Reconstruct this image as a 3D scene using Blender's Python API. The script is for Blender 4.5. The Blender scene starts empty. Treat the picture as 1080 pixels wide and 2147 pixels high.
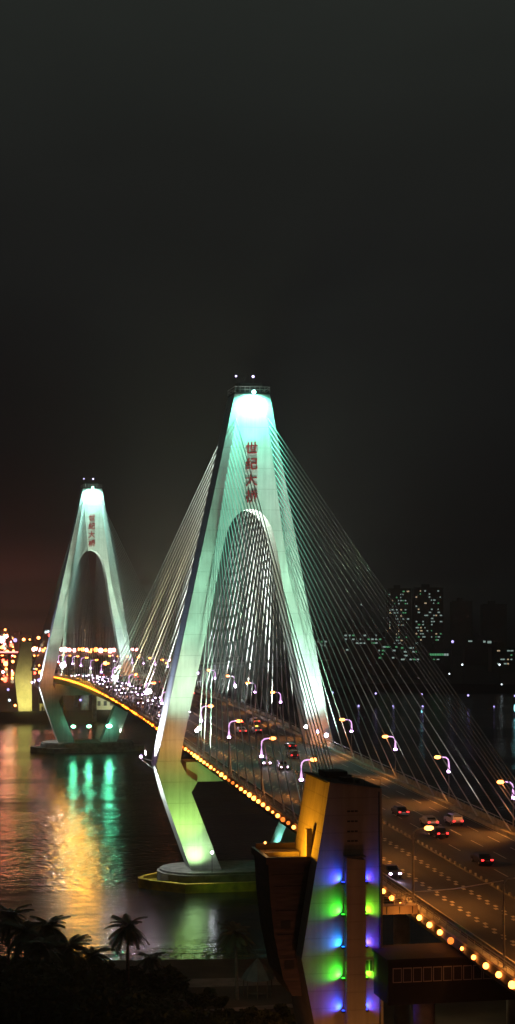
import bpy, math, random
from mathutils import Vector, Matrix
random.seed(7)
R = math.radians
S = bpy.context.scene
COL = S.collection

# ------------------------------------------------------------------ materials
def mat(name, col, rough=0.6, metal=0.0, emit=None, es=0.0, var=0.0, scale=1.0, bump=0.0, col2=None, stretch=None, coat=0.0):
    m = bpy.data.materials.new(name); m.use_nodes = True
    nt = m.node_tree; b = nt.nodes['Principled BSDF']
    b.inputs['Base Color'].default_value = (*col, 1)
    b.inputs['Roughness'].default_value = rough
    b.inputs['Metallic'].default_value = metal
    b.inputs['Coat Weight'].default_value = coat
    if emit:
        b.inputs['Emission Color'].default_value = (*emit, 1)
        b.inputs['Emission Strength'].default_value = es
    if var or bump or col2:
        tc = nt.nodes.new('ShaderNodeTexCoord'); mp = nt.nodes.new('ShaderNodeMapping')
        nt.links.new(tc.outputs['Object'], mp.inputs['Vector'])
        if stretch: mp.inputs['Scale'].default_value = stretch
        n = nt.nodes.new('ShaderNodeTexNoise'); n.inputs['Scale'].default_value = scale; n.inputs['Detail'].default_value = 6
        nt.links.new(mp.outputs[0], n.inputs['Vector'])
        if var or col2:
            r = nt.nodes.new('ShaderNodeValToRGB')
            c2 = col2 if col2 else tuple(min(1, c * (1 - var)) for c in col)
            c1 = col if col2 else tuple(min(1, c * (1 + var * .6)) for c in col)
            r.color_ramp.elements[0].position = .35; r.color_ramp.elements[0].color = (*c2, 1)
            r.color_ramp.elements[1].position = .65; r.color_ramp.elements[1].color = (*c1, 1)
            nt.links.new(n.outputs['Fac'], r.inputs['Fac']); nt.links.new(r.outputs['Color'], b.inputs['Base Color'])
        if bump:
            bp = nt.nodes.new('ShaderNodeBump'); bp.inputs['Strength'].default_value = bump; bp.inputs['Distance'].default_value = .2
            nt.links.new(n.outputs['Fac'], bp.inputs['Height']); nt.links.new(bp.outputs[0], b.inputs['Normal'])
    return m

def glow(name, col, es):
    return mat(name, (0.02, 0.02, 0.02), .5, 0, col, es)

def concrete_panels(name, col, dz=4.5, jt=.18, lo=.64):
    """painted concrete with pour joints every 4 m, drip streaks"""
    m = mat(name, col, .72); nt = m.node_tree; b = nt.nodes['Principled BSDF']
    tc = nt.nodes.new('ShaderNodeTexCoord'); sp = nt.nodes.new('ShaderNodeSeparateXYZ')
    nt.links.new(tc.outputs['Object'], sp.inputs[0])
    def M(op, a, bb=None):
        n = nt.nodes.new('ShaderNodeMath'); n.operation = op
        for i, v in enumerate((a, bb)):
            if v is None: continue
            if isinstance(v, (int, float)): n.inputs[i].default_value = v
            else: nt.links.new(v, n.inputs[i])
        return n.outputs[0]
    fr = M('FRACT', M('DIVIDE', sp.outputs['Z'], dz)); jz = M('LESS_THAN', fr, .14 / dz)
    mp = nt.nodes.new('ShaderNodeMapping'); mp.inputs['Scale'].default_value = (1.4, 1.4, .06)
    nt.links.new(tc.outputs['Object'], mp.inputs[0])
    n = nt.nodes.new('ShaderNodeTexNoise'); n.inputs['Scale'].default_value = 1; n.inputs['Detail'].default_value = 5
    nt.links.new(mp.outputs[0], n.inputs['Vector'])
    n2 = nt.nodes.new('ShaderNodeTexNoise'); n2.inputs['Scale'].default_value = .25; n2.inputs['Detail'].default_value = 4
    nt.links.new(tc.outputs['Object'], n2.inputs['Vector'])
    f = M('SUBTRACT', M('ADD', M('MULTIPLY', n.outputs['Fac'], .5), M('MULTIPLY', n2.outputs['Fac'], .5)), M('MULTIPLY', jz, jt))
    r = nt.nodes.new('ShaderNodeValToRGB')
    r.color_ramp.elements[0].position = .3; r.color_ramp.elements[0].color = (*[c * lo for c in col], 1)
    r.color_ramp.elements[1].position = .6; r.color_ramp.elements[1].color = (*col, 1)
    nt.links.new(f, r.inputs[0]); nt.links.new(r.outputs[0], b.inputs['Base Color'])
    bp = nt.nodes.new('ShaderNodeBump'); bp.inputs['Strength'].default_value = .25; bp.inputs['Distance'].default_value = .1
    nt.links.new(f, bp.inputs['Height']); nt.links.new(bp.outputs[0], b.inputs['Normal'])
    return m

M_ = {}
M_['tower'] = concrete_panels('painted_concrete', (.6, .62, .6))
M_['lightconc'] = mat('grey_concrete', (.32, .31, .28), .8, var=.35, scale=.6, bump=.2)
M_['darkconc'] = mat('weathered_concrete', (.16, .155, .14), .85, var=.45, scale=.5, bump=.3)
M_['asphalt'] = mat('asphalt', (.055, .052, .05), .75, var=.4, scale=.35, bump=.15, stretch=(1, .15, 1))
M_['paint'] = mat('road_paint', (.62, .6, .52), .6, var=.35, scale=2)
M_['dashpaint'] = mat('worn_road_paint', (.6, .56, .42), .6, var=.5, scale=2)
M_['parapet'] = mat('parapet_concrete', (.4, .38, .3), .75, var=.25, scale=.8, bump=.1)
M_['steel'] = mat('galvanised_steel', (.45, .45, .44), .45, .7, var=.15, scale=3)
M_['darksteel'] = mat('dark_steel', (.04, .045, .045), .5, .6, var=.3, scale=2)
M_['cable'] = mat('cable_sheath', (.62, .62, .6), .42, var=.12, scale=.4)
M_['yellow'] = mat('yellow_fender_paint', (.6, .42, .03), .55, var=.4, scale=.5, bump=.1)
M_['letter'] = mat('red_letter_paint', (.33, .006, .012), .45, var=.2, scale=1)
M_['bulb_orange'] = glow('sodium_bulb', (1, .24, .035), 13)
M_['bulb_dim'] = glow('sodium_bulb_dim', (1, .22, .03), 1.6)
M_['bulb_span'] = glow('sodium_bulb_bright', (1, .2, .012), 9)
M_['head_orange'] = glow('sodium_lamp_head', (1, .3, .06), 9)
M_['pole_glow'] = glow('violet_pole_glow', (.95, .5, 1.0), 1.5)  # violet wash on the upper pole, put in as emission
M_['flood_violet'] = glow('violet_flood_lens', (.8, .45, 1), 18)
M_['flood_white'] = glow('white_flood_lens', (.95, .88, 1), 22)
M_['flood_cyan'] = glow('cyan_flood_lens', (.35, 1, .8), 30)
M_['flood_green'] = glow('green_white_flood_lens', (.25, 1, .6), 15)
M_['flood_warm'] = glow('warm_flood_lens', (1, .93, .75), 14)
M_['beacon'] = glow('violet_beacon', (.6, .5, 1), 6)
M_['head_white'] = glow('headlight_lens', (.88, .6, 1), 42)
M_['tail_red'] = glow('tail_light_lens', (1, .03, .03), 5)
M_['taxi'] = glow('taxi_sign_lens', (1, .6, .08), 3)
M_['tyre'] = mat('rubber', (.015, .015, .015), .85)
M_['rim'] = mat('wheel_rim', (.4, .4, .42), .35, .9)
M_['glass'] = mat('car_glass', (.01, .012, .015), .08, coat=.5)
for n, c in dict(black=(.012, .012, .014), silver=(.4, .41, .42), white=(.65, .65, .64), grey=(.13, .13, .14), red=(.25, .02, .02), blue=(.04, .08, .2)).items():
    M_['car_' + n] = mat('car_paint_' + n, c, .3, .2, coat=.6)
M_['facade'] = concrete_panels('beige_panels', (.42, .34, .27), 1.9, .13, .62)
M_['cream'] = mat('cream_render', (.5, .46, .3), .7, var=.15, scale=.3)
M_['brownclad'] = mat('brown_cladding', (.075, .045, .03), .5, var=.5, scale=1.2, bump=.25, stretch=(.4, .4, 2.5))
M_['roofdark'] = mat('dark_roofing', (.012, .012, .012), .8, var=.3, scale=1)
M_['slot'] = mat('dark_opening', (.008, .008, .008), .6)
M_['frame'] = mat('window_frame', (.5, .48, .44), .5)
M_['ground'] = mat('park_ground', (.075, .06, .04), .95, var=.5, scale=.12, bump=.3)
M_['path'] = mat('paving', (.24, .22, .19), .85, var=.25, scale=.6)
M_['farland'] = mat('far_ground', (.02, .02, .018), .95, var=.4, scale=.02)
M_['leaf'] = mat('leaves', (.05, .07, .02), .7, var=.5, scale=1.5)
M_['palm'] = mat('palm_leaves', (.045, .07, .025), .6, var=.4, scale=1.5)
M_['bark'] = mat('bark', (.12, .09, .06), .9, var=.4, scale=3, bump=.4)
M_['canopy'] = mat('pavilion_roof', (.11, .13, .11), .6, var=.35, scale=.8)
M_['cityconc'] = mat('city_concrete', (.12, .12, .115), .85, var=.3, scale=.05)
M_['win_cool'] = glow('lit_window_cool', (.72, 1, .9), .38)
M_['win_warm'] = glow('lit_window_warm', (1, .75, .45), .6)
M_['win_green'] = glow('lit_window_green', (.2, .8, .35), .4)
M_['win_red'] = glow('dim_red_window', (.6, .25, .2), .06)
M_['city_red'] = glow('city_red_light', (1, .06, .03), 16)
M_['city_orange'] = glow('city_orange_light', (1, .24, .05), 20)
M_['city_pink'] = glow('city_pink_light', (1, .34, .32), 22)
M_['city_blue'] = glow('city_violet_light', (.5, .42, 1), 2.4)
M_['city_white'] = glow('city_white_light', (.8, .95, 1), 3)
M_['neon'] = glow('neon_strip', (1, .16, .14), 6)

# ------------------------------------------------------------------ geometry helper
class MB:
    def __init__(s): s.v = []; s.f = []
    def quad(s, pts): i = len(s.v); s.v += [tuple(p) for p in pts]; s.f.append(tuple(range(i, i + len(pts))))
    def box(s, x0, x1, y0, y1, z0, z1):
        i = len(s.v)
        s.v += [(x0, y0, z0), (x1, y0, z0), (x1, y1, z0), (x0, y1, z0), (x0, y0, z1), (x1, y0, z1), (x1, y1, z1), (x0, y1, z1)]
        s.f += [(i, i+3, i+2, i+1), (i+4, i+5, i+6, i+7), (i, i+1, i+5, i+4), (i+1, i+2, i+6, i+5), (i+2, i+3, i+7, i+6), (i+3, i, i+4, i+7)]
        return s
    def prism_y(s, poly, y0, y1):       # polygon in xz
        i = len(s.v); n = len(poly)
        s.v += [(x, y0, z) for x, z in poly] + [(x, y1, z) for x, z in poly]
        s.f += [tuple(range(i, i + n)), tuple(range(i + 2*n - 1, i + n - 1, -1))]
        for k in range(n):
            l = (k + 1) % n; s.f.append((i + k, i + n + k, i + n + l, i + l))
        return s
    def prism_z(s, poly, z0, z1):
        i = len(s.v); n = len(poly)
        s.v += [(x, y, z0) for x, y in poly] + [(x, y, z1) for x, y in poly]
        s.f += [tuple(range(i + n - 1, i - 1, -1)), tuple(range(i + n, i + 2*n))]
        for k in range(n):
            l = (k + 1) % n; s.f.append((i + k, i + l, i + n + l, i + n + k))
        return s
    def tube(s, pts, r, n=6):
        pts = [Vector(p) for p in pts]; rs = r if isinstance(r, (list, tuple)) else [r] * len(pts)
        base = len(s.v)
        for k, p in enumerate(pts):
            d = (pts[min(k+1, len(pts)-1)] - pts[max(k-1, 0)]).normalized()
            a = d.cross(Vector((0, 0, 1)))
            if a.length < .05: a = d.cross(Vector((1, 0, 0)))
            a.normalize(); b = d.cross(a)
            for j in range(n):
                t = 2 * math.pi * j / n
                s.v.append(tuple(p + rs[k] * (math.cos(t) * a + math.sin(t) * b)))
        for k in range(len(pts) - 1):
            for j in range(n):
                l = (j + 1) % n
                s.f.append((base + k*n + j, base + k*n + l, base + (k+1)*n + l, base + (k+1)*n + j))
        s.f.append(tuple(base + j for j in range(n - 1, -1, -1)))
        s.f.append(tuple(base + (len(pts)-1)*n + j for j in range(n)))
        return s
    def ball(s, c, r, n=8, m=6):
        rx, ry, rz = r if isinstance(r, tuple) else (r, r, r)
        i = len(s.v); s.v.append((c[0], c[1], c[2] + rz))
        for a in range(1, m):
            ph = math.pi * a / m
            for b in range(n):
                t = 2 * math.pi * b / n
                s.v.append((c[0] + rx*math.sin(ph)*math.cos(t), c[1] + ry*math.sin(ph)*math.sin(t), c[2] + rz*math.cos(ph)))
        s.v.append((c[0], c[1], c[2] - rz)); e = len(s.v) - 1
        for b in range(n):
            l = (b + 1) % n
            s.f.append((i, i+1+b, i+1+l)); s.f.append((e, e-n+l, e-n+b))
            for a in range(m - 2):
                p = i + 1 + a*n; s.f.append((p+b, p+n+b, p+n+l, p+l))
        return s
    def build(s, name, m, parent=None, smooth=False, label=None):
        me = bpy.data.meshes.new(name); me.from_pydata(s.v, [], s.f); me.update()
        me.materials.append(M_[m] if isinstance(m, str) else m)
        if smooth:
            for p in me.polygons: p.use_smooth = True
        o = bpy.data.objects.new(name, me); COL.objects.link(o)
        if parent: o.parent = parent
        if label: o['label'] = label
        return o

def thing(name, label, cat, loc=(0, 0, 0), rz=0, group=None):
    o = bpy.data.objects.new(name, None); COL.objects.link(o); o.empty_display_size = .5
    o.location = loc; o.rotation_euler = (0, 0, rz); o['label'] = label; o['category'] = cat
    if group: o['group'] = group
    return o
def tag(o, label=None, cat=None, group=None, kind=None):
    if label: o['label'] = label
    if cat: o['category'] = cat
    if group: o['group'] = group
    if kind: o['kind'] = kind
    return o
CHILD = {}
def kids(o): return CHILD.setdefault(o.name, [c for c in bpy.data.objects if c.parent == o])
def copy_tree(o, loc=None, rz=None, label=None, parent=None, group=None):
    c = o.copy(); COL.objects.link(c); c.parent = parent
    if loc is not None: c.location = loc
    if rz is not None: c.rotation_euler = (0, 0, rz)
    if label: c['label'] = label
    if group: c['group'] = group
    for k in kids(o): copy_tree(k, parent=c)
    return c
ORD = ['first', 'second', 'third', 'fourth', 'fifth', 'sixth', 'seventh', 'eighth', 'ninth', 'tenth', 'eleventh', 'twelfth', 'thirteenth', 'fourteenth', 'fifteenth', 'sixteenth', 'seventeenth', 'eighteenth', 'nineteenth', 'twentieth']
def ordw(i):
    if i < 20: return ORD[i]
    t = {2: 'twenty', 3: 'thirty', 4: 'forty', 5: 'fifty', 6: 'sixty', 7: 'seventy'}[(i + 1) // 10]
    return (t[:-1] + 'ieth') if (i + 1) % 10 == 0 else t + '-' + ORD[(i + 1) % 10 - 1]

NL = 0
def spot(loc, to, power, col, size=60, blend=.5, r=.15, name='spot'):
    l = bpy.data.lights.new(name, 'SPOT'); l.energy = power; l.color = col; l.spot_size = R(size); l.spot_blend = blend; l.shadow_soft_size = r
    o = bpy.data.objects.new(name, l); COL.objects.link(o); o.location = loc
    o.rotation_euler = (Vector(to) - Vector(loc)).to_track_quat('-Z', 'Y').to_euler(); return o
def point(loc, power, col, r=.2, name='point'):
    l = bpy.data.lights.new(name, 'POINT'); l.energy = power; l.color = col; l.shadow_soft_size = r
    o = bpy.data.objects.new(name, l); COL.objects.link(o); o.location = loc; return o

# ------------------------------------------------------------------ bridge alignment
def zd(y):
    u = abs(y - 170)
    return 33 - 1.04e-4 * u * u if u < 130 else 31.24 - .027 * (u - 130)
def xs(y):                                   # beyond the far tower the deck bends to the right
    return 0 if y < 390 else .00085 * (y - 390) ** 2
CORE = (1, .33, .055)

def strip(mb, prof, y0, y1, step):
    """sweep closed profile [(x, dz)] along the deck"""
    n = len(prof); ys = []; y = y0
    while y < y1 - 1e-6: ys.append(y); y += step
    ys.append(y1); b = len(mb.v)
    for y in ys:
        for x, dz in prof: mb.v.append((x + xs(y), y, zd(y) + dz))
    for k in range(len(ys) - 1):
        for j in range(n):
            l = (j + 1) % n; mb.f.append((b + k*n + j, b + k*n + l, b + (k+1)*n + l, b + (k+1)*n + j))
    mb.f.append(tuple(b + j for j in range(n))); mb.f.append(tuple(b + (len(ys)-1)*n + j for j in range(n - 1, -1, -1)))
    return mb

deck = thing('bridge_deck', 'long orange-lit road deck of the cable-stayed bridge carried between the two towers', 'bridge deck')
Y0, Y1 = -430, 900
strip(MB(), [(-15.2, 0), (-15.2, -.95), (-12.6, -3.3), (12.6, -3.3), (15.2, -.95), (15.2, 0)][::-1], Y0, Y1, 10).build('box_girder', 'darkconc', deck)
strip(MB(), [(-14.3, .03), (14.3, .03), (14.3, .008), (-14.3, .008)], Y0, Y1, 10).build('road_surface', 'asphalt', deck)
# right parapet: concrete wall with raised walkway and handrail
strip(MB(), [(14.3, .01), (14.3, .3), (15.2, .3), (15.2, .01)], Y0, Y1, 10).build('kerb', 'parapet', deck)
strip(MB(), [(14.95, .3), (14.95, 1.15), (15.2, 1.15), (15.2, .3)][::1], Y0, Y1, 10).build('parapet', 'parapet', deck)
strip(MB(), [(13.35, .03), (13.35, .62), (13.6, .62), (13.6, .03)], Y0, Y1, 10).build('parapet', 'parapet', deck)
# left side
strip(MB(), [(-15.2, .01), (-15.2, .25), (-14.3, .25), (-14.3, .01)], Y0, Y1, 10).build('kerb', 'parapet', deck)
strip(MB(), [(-13.5, .03), (-13.5, .55), (-13.3, .55), (-13.3, .03)], Y0, Y1, 10).build('parapet', 'parapet', deck)
rail = MB()
for x in (-15.05,):
    for h, r in ((1.25, .06), (.95, .03), (.65, .03)):
        pts = [(x + xs(y), y, zd(y) + h) for y in range(Y0, 620, 10)]; rail.tube(pts, r, 4)
    for k in range(int((500 - Y0) / 2.5)):
        y = Y0 + k * 2.5; rail.box(x - .03 + xs(y), x + .03 + xs(y), y - .03, y + .03, zd(y) + .25, zd(y) + 1.22)
rail.build('railing', 'steel', deck)
rail = MB()
pts = [(15.08 + xs(y), y, zd(y) + 1.55) for y in range(Y0, 620, 10)]; rail.tube(pts, .06, 4)
for k in range(int((500 - Y0) / 3)):
    y = Y0 + k * 3; rail.box(15.05 + xs(y), 15.11 + xs(y), y - .03, y + .03, zd(y) + 1.15, zd(y) + 1.52)
rail.build('railing', 'steel', deck)
# lane markings
def dashes(mb, x, y0, y1, ln, gap, w, jit=0):
    y = y0; k = 0
    while y < y1:
        o = jit if k % 2 else -jit; h = .036; sk = .25 if jit else 0
        mb.quad([(x+o-w/2+xs(y), y, zd(y)+h), (x+o+w/2+xs(y), y+sk, zd(y)+h), (x+o+w/2+xs(y), y+ln+sk, zd(y+ln)+h), (x+o-w/2+xs(y), y+ln, zd(y+ln)+h)])
        y += ln + gap; k += 1
mb = MB()
for x, ph in ((2.6, 0), (6.9, 3), (10.5, 6)): dashes(mb, x, -400 + ph, 500, 5.5, 4.5, .17)
for x in (13.0, -13.0): dashes(mb, x, -400, 500, 9.9, .1, .13)
tag(mb.build('lane_marking', 'paint', deck), kind='stuff')
mb = MB()
dashes(mb, -5.35, -400, 500, .95, .6, .55, .24); dashes(mb, -9.75, -400, 500, .95, .6, .55, .24)
tag(mb.build('worn_lane_marking', 'dashpaint', deck), kind='stuff')
# central reserve: low rail with blocks
mb = MB()
strip(mb, [(-1.62, .03), (-1.62, .16), (-1.38, .16), (-1.38, .03)], Y0, 600, 10)
mb.build('median_kerb', 'darkconc', deck)
mb = MB()
k = Y0
while k < 450:
    mb.box(-1.6, -1.4, k, k + .35, zd(k) + .16, zd(k) + .5); k += 2.2
mb.build('median_post', 'parapet', deck)
tag(bpy.data.objects['median_post'], kind='stuff')
# edge bulbs on the fascia
ys_b = [-225 + 4.0 * k for k in range(100)]
bm_ = MB().ball((0, 0, 0), .33, 8, 5)
b0 = bm_.build('edge_bulb', 'bulb_orange', deck)
bs0 = MB().ball((0, 0, 0), .27, 8, 5).build('edge_bulb', 'bulb_span', deck)
bk0 = MB().box(-.02, .28, -.09, .09, -.16, .16).build('bulb_bracket', 'darksteel', b0)
random.seed(3)
for k, y in enumerate(ys_b):
    o = b0 if k == 0 else (b0 if y < 30 else bs0).copy(); r_ = bk0 if k == 0 else bk0.copy()
    if k: COL.objects.link(o); COL.objects.link(r_); o.parent = deck; r_.parent = o
    o.location = (-15.5, y, zd(y) - .35 + random.uniform(-.04, .04))
    s = random.choice((.6, .8, .95, 1, 1.2)); o.scale = (s, s, s)
    if random.random() < .1:
        o.data = o.data.copy(); o.data.materials[0] = M_['bulb_dim']
bpy.data.objects.remove(bs0)
mb = MB(); y = ys_b[-1] + 4
while y < 420: mb.ball((-15.5 + xs(y), y, zd(y) - .35), .27, 6, 4); y += 4
tag(mb.build('edge_bulb', 'bulb_span', deck), kind='stuff')
for y in range(165, 330, 9):      # unseen spots added for the golden streak on the river, stronger at mid span
    spot((-16.0, y, zd(y) - .5), (-40, y - 150, 0), 2100 if 190 < y < 290 else 700, (1, .45, .04), 110, .8, .45, 'river_streak_light')
for y in range(-222, 390, 12):
    if -200 < y < -186: pass
    pass
# piers of the approaches
mb = MB()
pier_l = [(-147, 'hidden'), (-205, 'near'), (-262, 'x'), (487, 'far'), (545, 'far')]
pr = None
for k, (y, _) in enumerate(pier_l):
    t = thing('bridge_pier', f'concrete pier under the road deck, {ordw(k)} counting from beside the coloured tower', 'bridge pier', (xs(y), y, 0), 0, 'piers under the approach spans')
    MB().box(-12, 12, -1.2, 1.2, zd(y) - 5.2, zd(y) - 3.32).build('pier_cap', 'darkconc', t)
    for x in (-8, 8): MB().tube([(x, 0, 1), (x, 0, zd(y) - 5.2)], 1.15, 16).build('column', 'lightconc', t, True)

# ------------------------------------------------------------------ bridge towers
def xc(z): return -.8 - (106 - z) * .0142
OUT = [(106.3, 3.9), (26.2, 19.75), (18.5, 17.4), (6.7, 13.0), (3.6, 11.7)]
INN = [(81.25, 0), (81.1, 1.1), (80.6, 2.2), (79.9, 3.0), (78.9, 3.8), (77.5, 4.6), (76, 5.15), (74, 5.7), (69.5, 6.6), (61.3, 7.95), (31.2, 13.95), (26.9, 14.5), (24, 13), (22.5, 10.75), (20.3, 12.0), (6.7, 6.45), (3.6, 5.15)]
def interp(tab, z):
    if z >= tab[0][0]: return tab[0][1]
    for (a, va), (b, vb) in zip(tab, tab[1:]):
        if z >= b: return va + (vb - va) * (a - z) / (a - b)
    return tab[-1][1]
D = 4.0
def make_frame():
    mb = MB(); zs = sorted(set([z for z, _ in OUT] + [z for z, _ in INN] + [100, 94, 88, 50, 40, 14]), reverse=True)
    for sgn in (1, -1):
        for a, b in zip(zs, zs[1:]):
            def P(z, tab, y):
                w = 0 if (tab is INN and z > 81.25) else interp(tab, z)
                return (xc(z) + sgn * w, y, z)
            f = [P(a, INN, -D), P(b, INN, -D), P(b, OUT, -D), P(a, OUT, -D)]
            g = [P(a, INN, D), P(a, OUT, D), P(b, OUT, D), P(b, INN, D)]
            o = [P(a, OUT, -D), P(b, OUT, -D), P(b, OUT, D), P(a, OUT, D)]
            i = [P(a, INN, D), P(b, INN, D), P(b, INN, -D), P(a, INN, -D)]
            for q in (f, g, o) + (() if a > 81.25 else (i,)):
                mb.quad(q if sgn > 0 else q[::-1])
    mb.quad([(xc(106.3)-3.9, -D, 106.3), (xc(106.3)+3.9, -D, 106.3), (xc(106.3)+3.9, D, 106.3), (xc(106.3)-3.9, D, 106.3)])
    return mb
def make_trim(sgn):
    mb = MB(); zs = [105.9, 96, 81.25, 69.5, 50, 36, 27]
    for ys in (1, -1):
        for a, b in zip(zs, zs[1:]):
            pts = []
            for z in (a, b):
                o = interp(OUT, z) - .02; i = o - (1.5 + (106 - z) * .012)
                pts.append((xc(z) + sgn * i, xc(z) + sgn * o))
            for y in ((ys * D, ys * (D + .28)),):
                y0, y1 = y
                mb.quad([(pts[0][0], y1, a), (pts[1][0], y1, b), (pts[1][1], y1, b), (pts[0][1], y1, a)])
                mb.quad([(pts[0][0], y0, a), (pts[1][0], y0, b), (pts[1][0], y1, b), (pts[0][0], y1, a)])
                mb.quad([(pts[0][1], y0, a), (pts[1][1], y0, b), (pts[1][1], y1, b), (pts[0][1], y1, a)])
    return mb
frame_me = trim_me = None
def stadium(hx, hy, n=8, xo=0):
    p = []
    for k in range(n + 1):
        t = -math.pi/2 + math.pi * k / n; p.append((xo + hx - hy + hy * math.cos(t), hy * math.sin(t)))
    for k in range(n + 1):
        t = math.pi/2 + math.pi * k / n; p.append((xo - hx + hy + hy * math.cos(t), hy * math.sin(t)))
    return p
ANCH_Z = lambda k: 101.0 - 1.55 * (21 - k)          # k = 0 shortest .. 21 longest
def cable_pts(side, ydir, k, ybase):
    """side +-1 (right/left plane), ydir -1 toward the bank, +1 toward mid span"""
    if ydir * DIRN < 0 if False else False: pass
    z = ANCH_Z(k)
    hw = interp(OUT, z) - (1.35 + (101 - z) * .05)
    xa = xc(z) + side * hw
    return xa, z
def make_tower(ybase, main, near):
    t = thing('bridge_tower', 'tall green-lit A-shaped bridge tower with red characters, nearer and larger' if near else 'smaller A-shaped bridge tower farther off, white glow at its tip', 'bridge tower', (0, ybase, 0))
    global frame_me, trim_me
    make_frame().build('tower_frame', 'tower', t)
    for s in (-1, 1): make_trim(s).build('edge_band', 'tower', t)
    MB().box(xc(24)-13.1, xc(24)+13.1, -3.4, 3.4, 22.52, 26.75).build('crossbeam', 'tower', t)
    # niche behind the characters
    poly = [(-2.1, 82.2)] + [(-.9 + 1.2 * math.cos(a), 97 + 1.3 * math.sin(a)) for a in [math.pi - math.pi * k / 8 for k in range(9)]] + [(.3, 82.2)]
    if near or True:
        for s, nm in ((-1, 'front'), (1, 'back')):
            for (x0, x1) in ((-2.35, -2.15), (.55, .75)):
                pass
    # pile cap
    MB().prism_z(stadium(19, 9, 10, -1.9), -3, 3.3).build('pile_cap', 'darkconc', t)
    MB().prism_z(stadium(18.4, 8.4, 10, -1.9), 3.3, 3.75).build('plinth', 'darkconc', t)
    # characters
    fs = 1
    for k, (ch, zc) in enumerate(zip('世纪大桥', (94.6, 91.1, 87.6, 84.0))):
        c = bpy.data.curves.new('character', 'FONT'); c.body = ch; c.size = 2.85; c.extrude = .11; c.offset = .035; c.shear = .12 if k != 2 else .05
        c.align_x = 'CENTER'; c.align_y = 'CENTER'
        tmp = bpy.data.objects.new('character', c); COL.objects.link(tmp)
        bpy.context.view_layer.update()
        me = bpy.data.meshes.new_from_object(tmp.evaluated_get(bpy.context.evaluated_depsgraph_get()))
        bpy.data.objects.remove(tmp)
        me.materials.clear(); me.materials.append(M_['letter'])
        xm = sum((v.co.x for v in me.vertices)) / len(me.vertices); lo = min(v.co.y for v in me.vertices); hi = max(v.co.y for v in me.vertices)
        me.transform(Matrix.Translation((0, -(lo + hi) / 2, 0)))
        o = bpy.data.objects.new('character', me); COL.objects.link(o); o.parent = t
        o.rotation_euler = (R(90), R(-4), 0); o.location = (-1.1, -D - .16, zc); o['label'] = f'{ordw(k)} red character from the top'
    # platform on top
    p = MB().box(-4.75, 3.15, -D - .4, D + .4, 106.32, 106.7).build('top_platform', 'darksteel', t)
    q = MB()
    for h in (.6, 1.2):
        for a, b in (((-4.7, -4.35), (3.1, -4.35)), ((3.1, -4.35), (3.1, 4.35)), ((3.1, 4.35), (-4.7, 4.35)), ((-4.7, 4.35), (-4.7, -4.35))):
            q.tube([(a[0], a[1], 106.7 + h), (b[0], b[1], 106.7 + h)], .04, 4)
    for k in range(8):
        x = -4.65 + k * 1.1
        for y in (-4.35, 4.35): q.box(x - .04, x + .04, y - .04, y + .04, 106.7, 107.9)
    q.build('guard_rail', 'steel', p)
    MB().box(-3.5, 1.8, -2.4, 2.4, 106.72, 108.9).build('machine_room', 'darksteel', t)
    for x in (-4.2, -.4): MB().tube([(x, -3, 106.7), (x, -3, 110.1)], .06, 5).build('mast', 'darksteel', t)
    MB().tube([(-2.4, -2, 108.9), (-1.8, -2, 110.6)], .05, 4).tube([(-2.4, -2, 110.4), (-1.8, -2, 109.5)], .05, 4).build('antenna', 'darksteel', t)
    for x, r in ((-4.2, .2), (-.4, .27)): MB().ball((x, -3, 110.3), r).build('beacon', 'beacon', t)
    # cables : longest on each side
    for side in (-1, 1):
        for ydir in (-1, 1):
            for k in range(22):
                xa, z = cable_pts(side, ydir, k, ybase)
                if ydir == main: yd = 15 + 7.1 * k
                else: yd = (16 + 7.9 * k) if k < 16 else 137 + 2.3 * (k - 15)
                yw = ybase + ydir * yd
                a = Vector((xa, ydir * (D + .1) if True else 0, z)); b = Vector((side * 14.75, ydir * yd, zd(yw) + .3))
                if side * xa < 0 and False: pass
                mid = (a + b) / 2; mid.z -= .0016 * (b - a).length
                nm = MB().tube([a, mid, b], .135 if ydir == main else .095, 6)
                d = (a - b).normalized()
                nm.tube([b, b + d * 2.2], .15, 6)
                nm.build('stay_cable', 'cable', t)
    return t

T1 = make_tower(0, 1, True)
T2 = make_tower(340, -1, False)

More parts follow.
